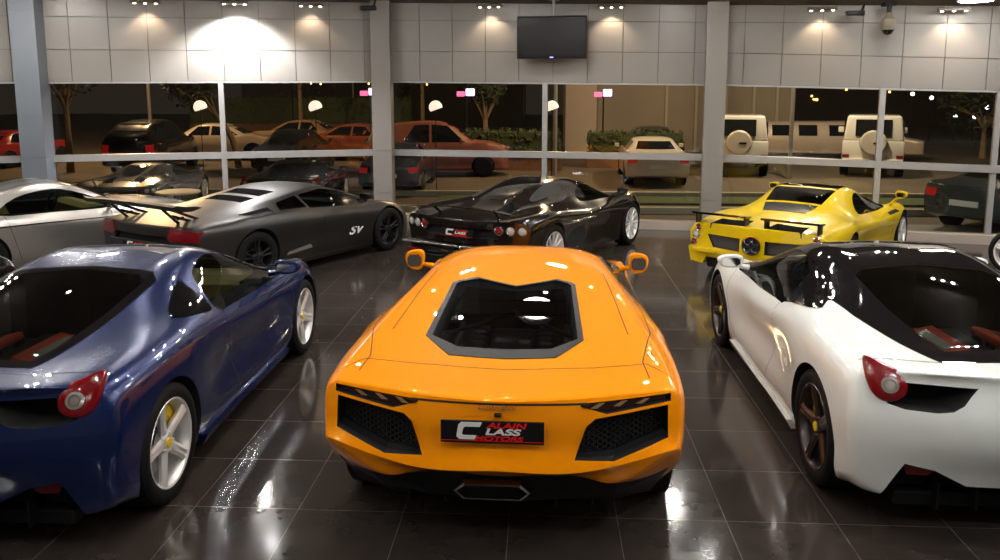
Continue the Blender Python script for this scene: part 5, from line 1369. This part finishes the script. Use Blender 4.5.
def car_shell(root, paint, kind='saloon', lights=True):
    if kind == 'saloon': top = [(-1.05, .85), (-.5, .95), (-.1, 1.08), (.4, 1.38), (1.0, 1.43), (1.7, 1.38), (2.3, 1.02), (2.9, .95), (3.5, .80)]; wz = 1.0
    elif kind == 'open': top = [(-1.05, .92), (-.5, 1.0), (-.1, 1.05), (.4, 1.28), (1.0, 1.33), (1.5, 1.28), (2.0, 1.0), (2.9, .92), (3.5, .75)]; wz = 1.0
    elif kind == 'tall': top = [(-1.0, 1.1), (-.75, 1.45), (-.2, 1.66), (.4, 1.72), (1.0, 1.74), (1.7, 1.66), (2.3, 1.15), (2.9, 1.05), (3.5, .90)]; wz = 1.12
    ys = [-1.05, -.8, -.4, 0, .5, 1.0, 1.5, 2.0, 2.5, 3.0, 3.5]
    tz = lambda y: float(np.interp(y, [a for a, b in top], [b for a, b in top]))
    belt = wz * .95
    rz = [(y, max(min(tz(y), belt * .98 if tz(y) < belt + .06 else tz(y) - .05), .5)) for y in ys]
    bz = [(y, min(belt, tz(y) - .015)) for y in ys]
    me = curve_body(ys, top=top, roofx=[(-1.05, .66), (.4, .56), (1.6, .56), (2.3, .66), (3.5, .55)], roofz=rz, beltx=[(-1.05, .80), (0, .84), (2.5, .84), (3.5, .66)], beltz=bz,
        shx=[(-1.05, .86), (0, .90), (2.7, .90), (3.5, .74)], shz=[(-1.05, .68), (3.0, .66), (3.5, .55)], midx=[(-1.05, .86), (0, .89), (2.7, .89), (3.5, .76)], sill=.2, bot=[(-1.05, .34), (-.5, .22), (3.0, .2), (3.5, .24)], round=.16, level=2,
        long_crease=[(7, 2, 8, .5), (6, 1, 9, .5)])
    B = Body(me, paint, root, sharp=40); B.wheelwell(0, .33, .37, n=24); B.wheelwell(2.65, .33, .37, n=24); B.finish()
    hi = tz(1.0) - .10
    for sd in ('S', 'L'):
        B.patch('side_window', sd, [(.18, belt + .03), (.52, hi - .02), (.98, hi), (.98, belt + .03)], M_bglass, .004, res=.2)
        B.patch('side_window', sd, [(1.06, belt + .03), (1.06, hi), (1.55, hi - .04), (2.08, belt + .03)], M_bglass, .004, res=.2)
    B.patch('rear_window', 'R', [(-.56, belt + .08), (.56, belt + .08), (.46, hi), (-.46, hi)], M_bglass, .004, res=.2)
    B.patch('windscreen', 'F', [(-.58, belt + .08), (.58, belt + .08), (.48, hi), (-.48, hi)], M_bglass, .004, res=.2)
    for sd in (1, -1):
        q = [(sd * .84, .84 if kind != 'tall' else 1.0), (sd * .56, .83 if kind != 'tall' else .98), (sd * .60, .68), (sd * .84, .68)]
        B.patch('tail_light', 'R', q, mat('tail_lit', (.5, .01, .02), .3, emit=(1, .02, .02), estr=.12), .008, res=.2)
        q = [(sd * .70, .62), (sd * .48, .62), (sd * .48, .72), (sd * .68, .74)]
        B.patch('headlight', 'F', q, M_clear, .008, res=.2)
        bm = bmesh.new(); box(bm, sd * .92, sd * 1.06, 1.92, 2.0, belt, belt + .12, .02); new_obj('wing_mirror', bm, paint, root)
        for y in (0, 2.65):
            bm = bmesh.new(); lathe(bm, [(sd * .62, .2), (sd * .62, .33), (sd * .86, .33), (sd * .89, .28), (sd * .885, .22)], 24, 'X', (0, y, .33)); w2 = new_obj('wheel', bm, M_tyre, root, angle=40)
            bm = bmesh.new(); lathe(bm, [(sd * .80, .22), (sd * .885, .215), (sd * .88, .0)], 20, 'X', (0, y, .33)); new_obj('wheel_disc', bm, M_silver, w2, angle=40)
    bm = bmesh.new(); box(bm, -.26, .26, -1.10, -1.05, .55, .66, .005); new_obj('licence_plate', bm, M_white, root)
def stretch(root, paint):
    """long pale stretched car seen from the side; +y is forward"""
    ys = [-1.2, -.8, 0, .8, 2.0, 3.5, 5.0, 6.2, 6.9, 7.6, 8.4]
    me = curve_body(ys, top=[(-1.2, .9), (-.8, 1.5), (0, 1.72), (5.0, 1.74), (6.2, 1.68), (6.9, 1.2), (8.4, .95)], roofx=.66, roofz=[(-1.2, .88), (-.8, 1.44), (0, 1.66), (5.0, 1.68), (6.2, 1.62), (6.9, 1.15), (8.4, .92)],
        beltx=.90, beltz=[(-1.2, .85), (-.8, 1.08), (6.9, 1.08), (8.4, .88)], shx=.95, shz=[(-1.2, .7), (8.4, .7)], midx=.95, sill=.3, bot=.3, round=.12, level=2)
    B = Body(me, paint, root, sharp=40); B.wheelwell(0, .36, .40, n=24); B.wheelwell(7.1, .36, .40, n=24); B.finish()
    for sd in ('S', 'L'):
        for y0, y1 in ((-.3, .45), (.75, 1.45), (1.85, 2.6), (3.0, 3.8), (4.3, 6.0)):
            B.patch('side_window', sd, [(y0, 1.12), (y1, 1.12), (y1, 1.58), (y0, 1.58)], M_bglass, .025, res=.1, rim=.03)
    for sd in (1, -1):
        for y in (0, 7.1):
            bm = bmesh.new(); lathe(bm, [(sd * .66, .2), (sd * .66, .36), (sd * .92, .36), (sd * .94, .25), (sd * .93, .0)], 24, 'X', (0, y, .36)); new_obj('wheel', bm, M_tyre, root, angle=40)
def place2(fn, name, label, cat, x, y, deg, s_, *a, **k):
    r_ = thing(name, label, cat, (x, y, GZ), math.radians(deg - 90), s=s_); fn(r_, *a, **k); return r_
P_ow = mat('offroad_white', (.80, .76, .68), .3, coat=1); P_dk = mat('dark_paint', (.02, .018, .018), .25, .3, 1); P_rd = mat('faded_red', (.30, .07, .04), .35, coat=1)
P_bg = mat('beige_paint', (.45, .36, .27), .35, coat=1); P_pk = mat('pale_pink_silver', (.52, .42, .33), .3, .3, 1); P_gr = mat('grey_paint', (.16, .16, .165), .25, .7, 1)
place2(offroader, 'offroad_car', 'white boxy off-roader with round spare wheel, nearer the right column', 'car', 6.55, 27.4, 78, 1, P_ow)
place2(offroader, 'offroad_car', 'white boxy off-roader crossed by the right mullion', 'car', 11.0, 27.4, 69, 1, P_ow)
place2(stretch, 'stretched_car', 'long pale stretched car with square windows between the white off-roaders', 'car', 7.4, 32.6, -6, .86, P_pk)
place2(car_shell, 'convertible', 'white car with dark roof and red tail lights seen beyond the yellow reflection', 'car', 3.25, 23.3, 88, 1, mat('cream_white', (.66, .60, .50), .3, coat=1), 'open')
place2(car_shell, 'saloon_car', 'dark tall estate car with red tail lights behind the left window', 'car', -13.2, 25.6, 95, 1, P_dk, 'tall')
place2(car_shell, 'saloon_car', 'black saloon with red tail lights right of the left mullion', 'car', -8.2, 25.2, 92, 1, P_dk, 'saloon')
place2(car_shell, 'saloon_car', 'beige saloon seen from the side, crossed by the left mullion', 'car', -13.9, 31.0, 5, 1, P_bg, 'saloon')
place2(car_shell, 'saloon_car', 'faded red saloon seen from the side, left of the middle column', 'car', -6.2, 31.0, 172, 1, P_rd, 'saloon')
place2(car_shell, 'pickup_car', 'rusty red tall car seen from the side, right of the middle column', 'car', -4.6, 25.4, 8, 1, mat('rusty_red', (.20, .06, .035), .5), 'tall')
place2(car_shell, 'saloon_car', 'black saloon with one red lamp beside the middle column', 'car', -3.95, 21.0, 91, .9, P_dk, 'saloon')
place2(car_shell, 'saloon_car', 'small red car at the far left edge outside', 'car', -19.3, 27, 80, .9, mat('bright_red', (.22, .008, .008), .3, coat=1), 'saloon')
place2(car_shell, 'saloon_car', 'dark saloon right of the white convertible', 'car', 4.3, 30.4, 95, .95, P_dk, 'saloon')
place2(car_shell, 'saloon_car', 'brown saloon far off behind the black saloon', 'car', -9.5, 35, 178, 1, mat('brown_paint', (.25, .14, .06), .4, coat=1), 'saloon')
place2(car_shell, 'offroad_car', 'dark grey car with a red tail light, close outside at right', 'car', 8.75, 15.9, 36, 1.0, mat('slate_blue', (.06, .09, .10), .25, .5, 1), 'open')
place2(canopy_car, 'sports_car', 'grey low sports car just outside the left window', 'car', -8.9, 16.6, 96, .92, P_gr)
place2(rounded_coupe, 'sports_car', 'black low sports car just outside, behind the roof of the matt black car', 'car', -5.55, 17.0, 94, .92, P_k2)
t = thing('round_table', 'round cream table outside between the two low sports cars', 'table', (-7.15, 15.25, GZ))
bm = bmesh.new(); lathe(bm, [(.70, .0), (.70, .40), (.72, .42), (.745, .41), (.75, .0)], 36, 'Z'); new_obj('table_top', bm, mat('cream_top', (.75, .62, .40), .5), t, angle=40)
bm = bmesh.new(); lathe(bm, [(0, .24), (.02, .24), (.04, .05), (.68, .04), (.70, .1)], 20, 'Z'); new_obj('table_base', bm, mat('cream_top', (.75, .62, .40), .5), t, angle=40)

# sodium street lights outside
def street(x, y, power, lab, h=6.5, col=(1, .62, .30)):
    t = thing('street_lamp', lab, 'lamp', (x, y, GZ))
    bm = bmesh.new(); tube(bm, [(0, 0, 0), (0, 0, h), (0, -.4, h + .3), (0, -1.0, h + .3)], [.07, .05, .04, .04], 8); new_obj('lamp_post', bm, mat('post_grey', (.3, .28, .25), .5, .4), t)
    bm = bmesh.new(); box(bm, -.12, .12, -1.5, -.9, h + .22, h + .36, .03); new_obj('lamp_head', bm, M_body, t)
    l = bpy.data.lights.new('street_light', 'POINT'); l.energy = power; l.color = col; l.shadow_soft_size = .15
    o = bpy.data.objects.new('street_light', l); COL.objects.link(o); o.parent = t; o.location = (0, -1.2, h + .05)
street(-15.5, 31, 2100, 'tall street lamp behind the dark estate car')
street(.4, 25.6, 1300, 'tall street lamp beyond the left hedge')
street(7.6, 25.0, 1900, 'tall street lamp in front of the two off-roaders', col=(1, .80, .56))
street(15.0, 26.0, 630, 'tall street lamp right of the white off-roaders', col=(1, .80, .56))
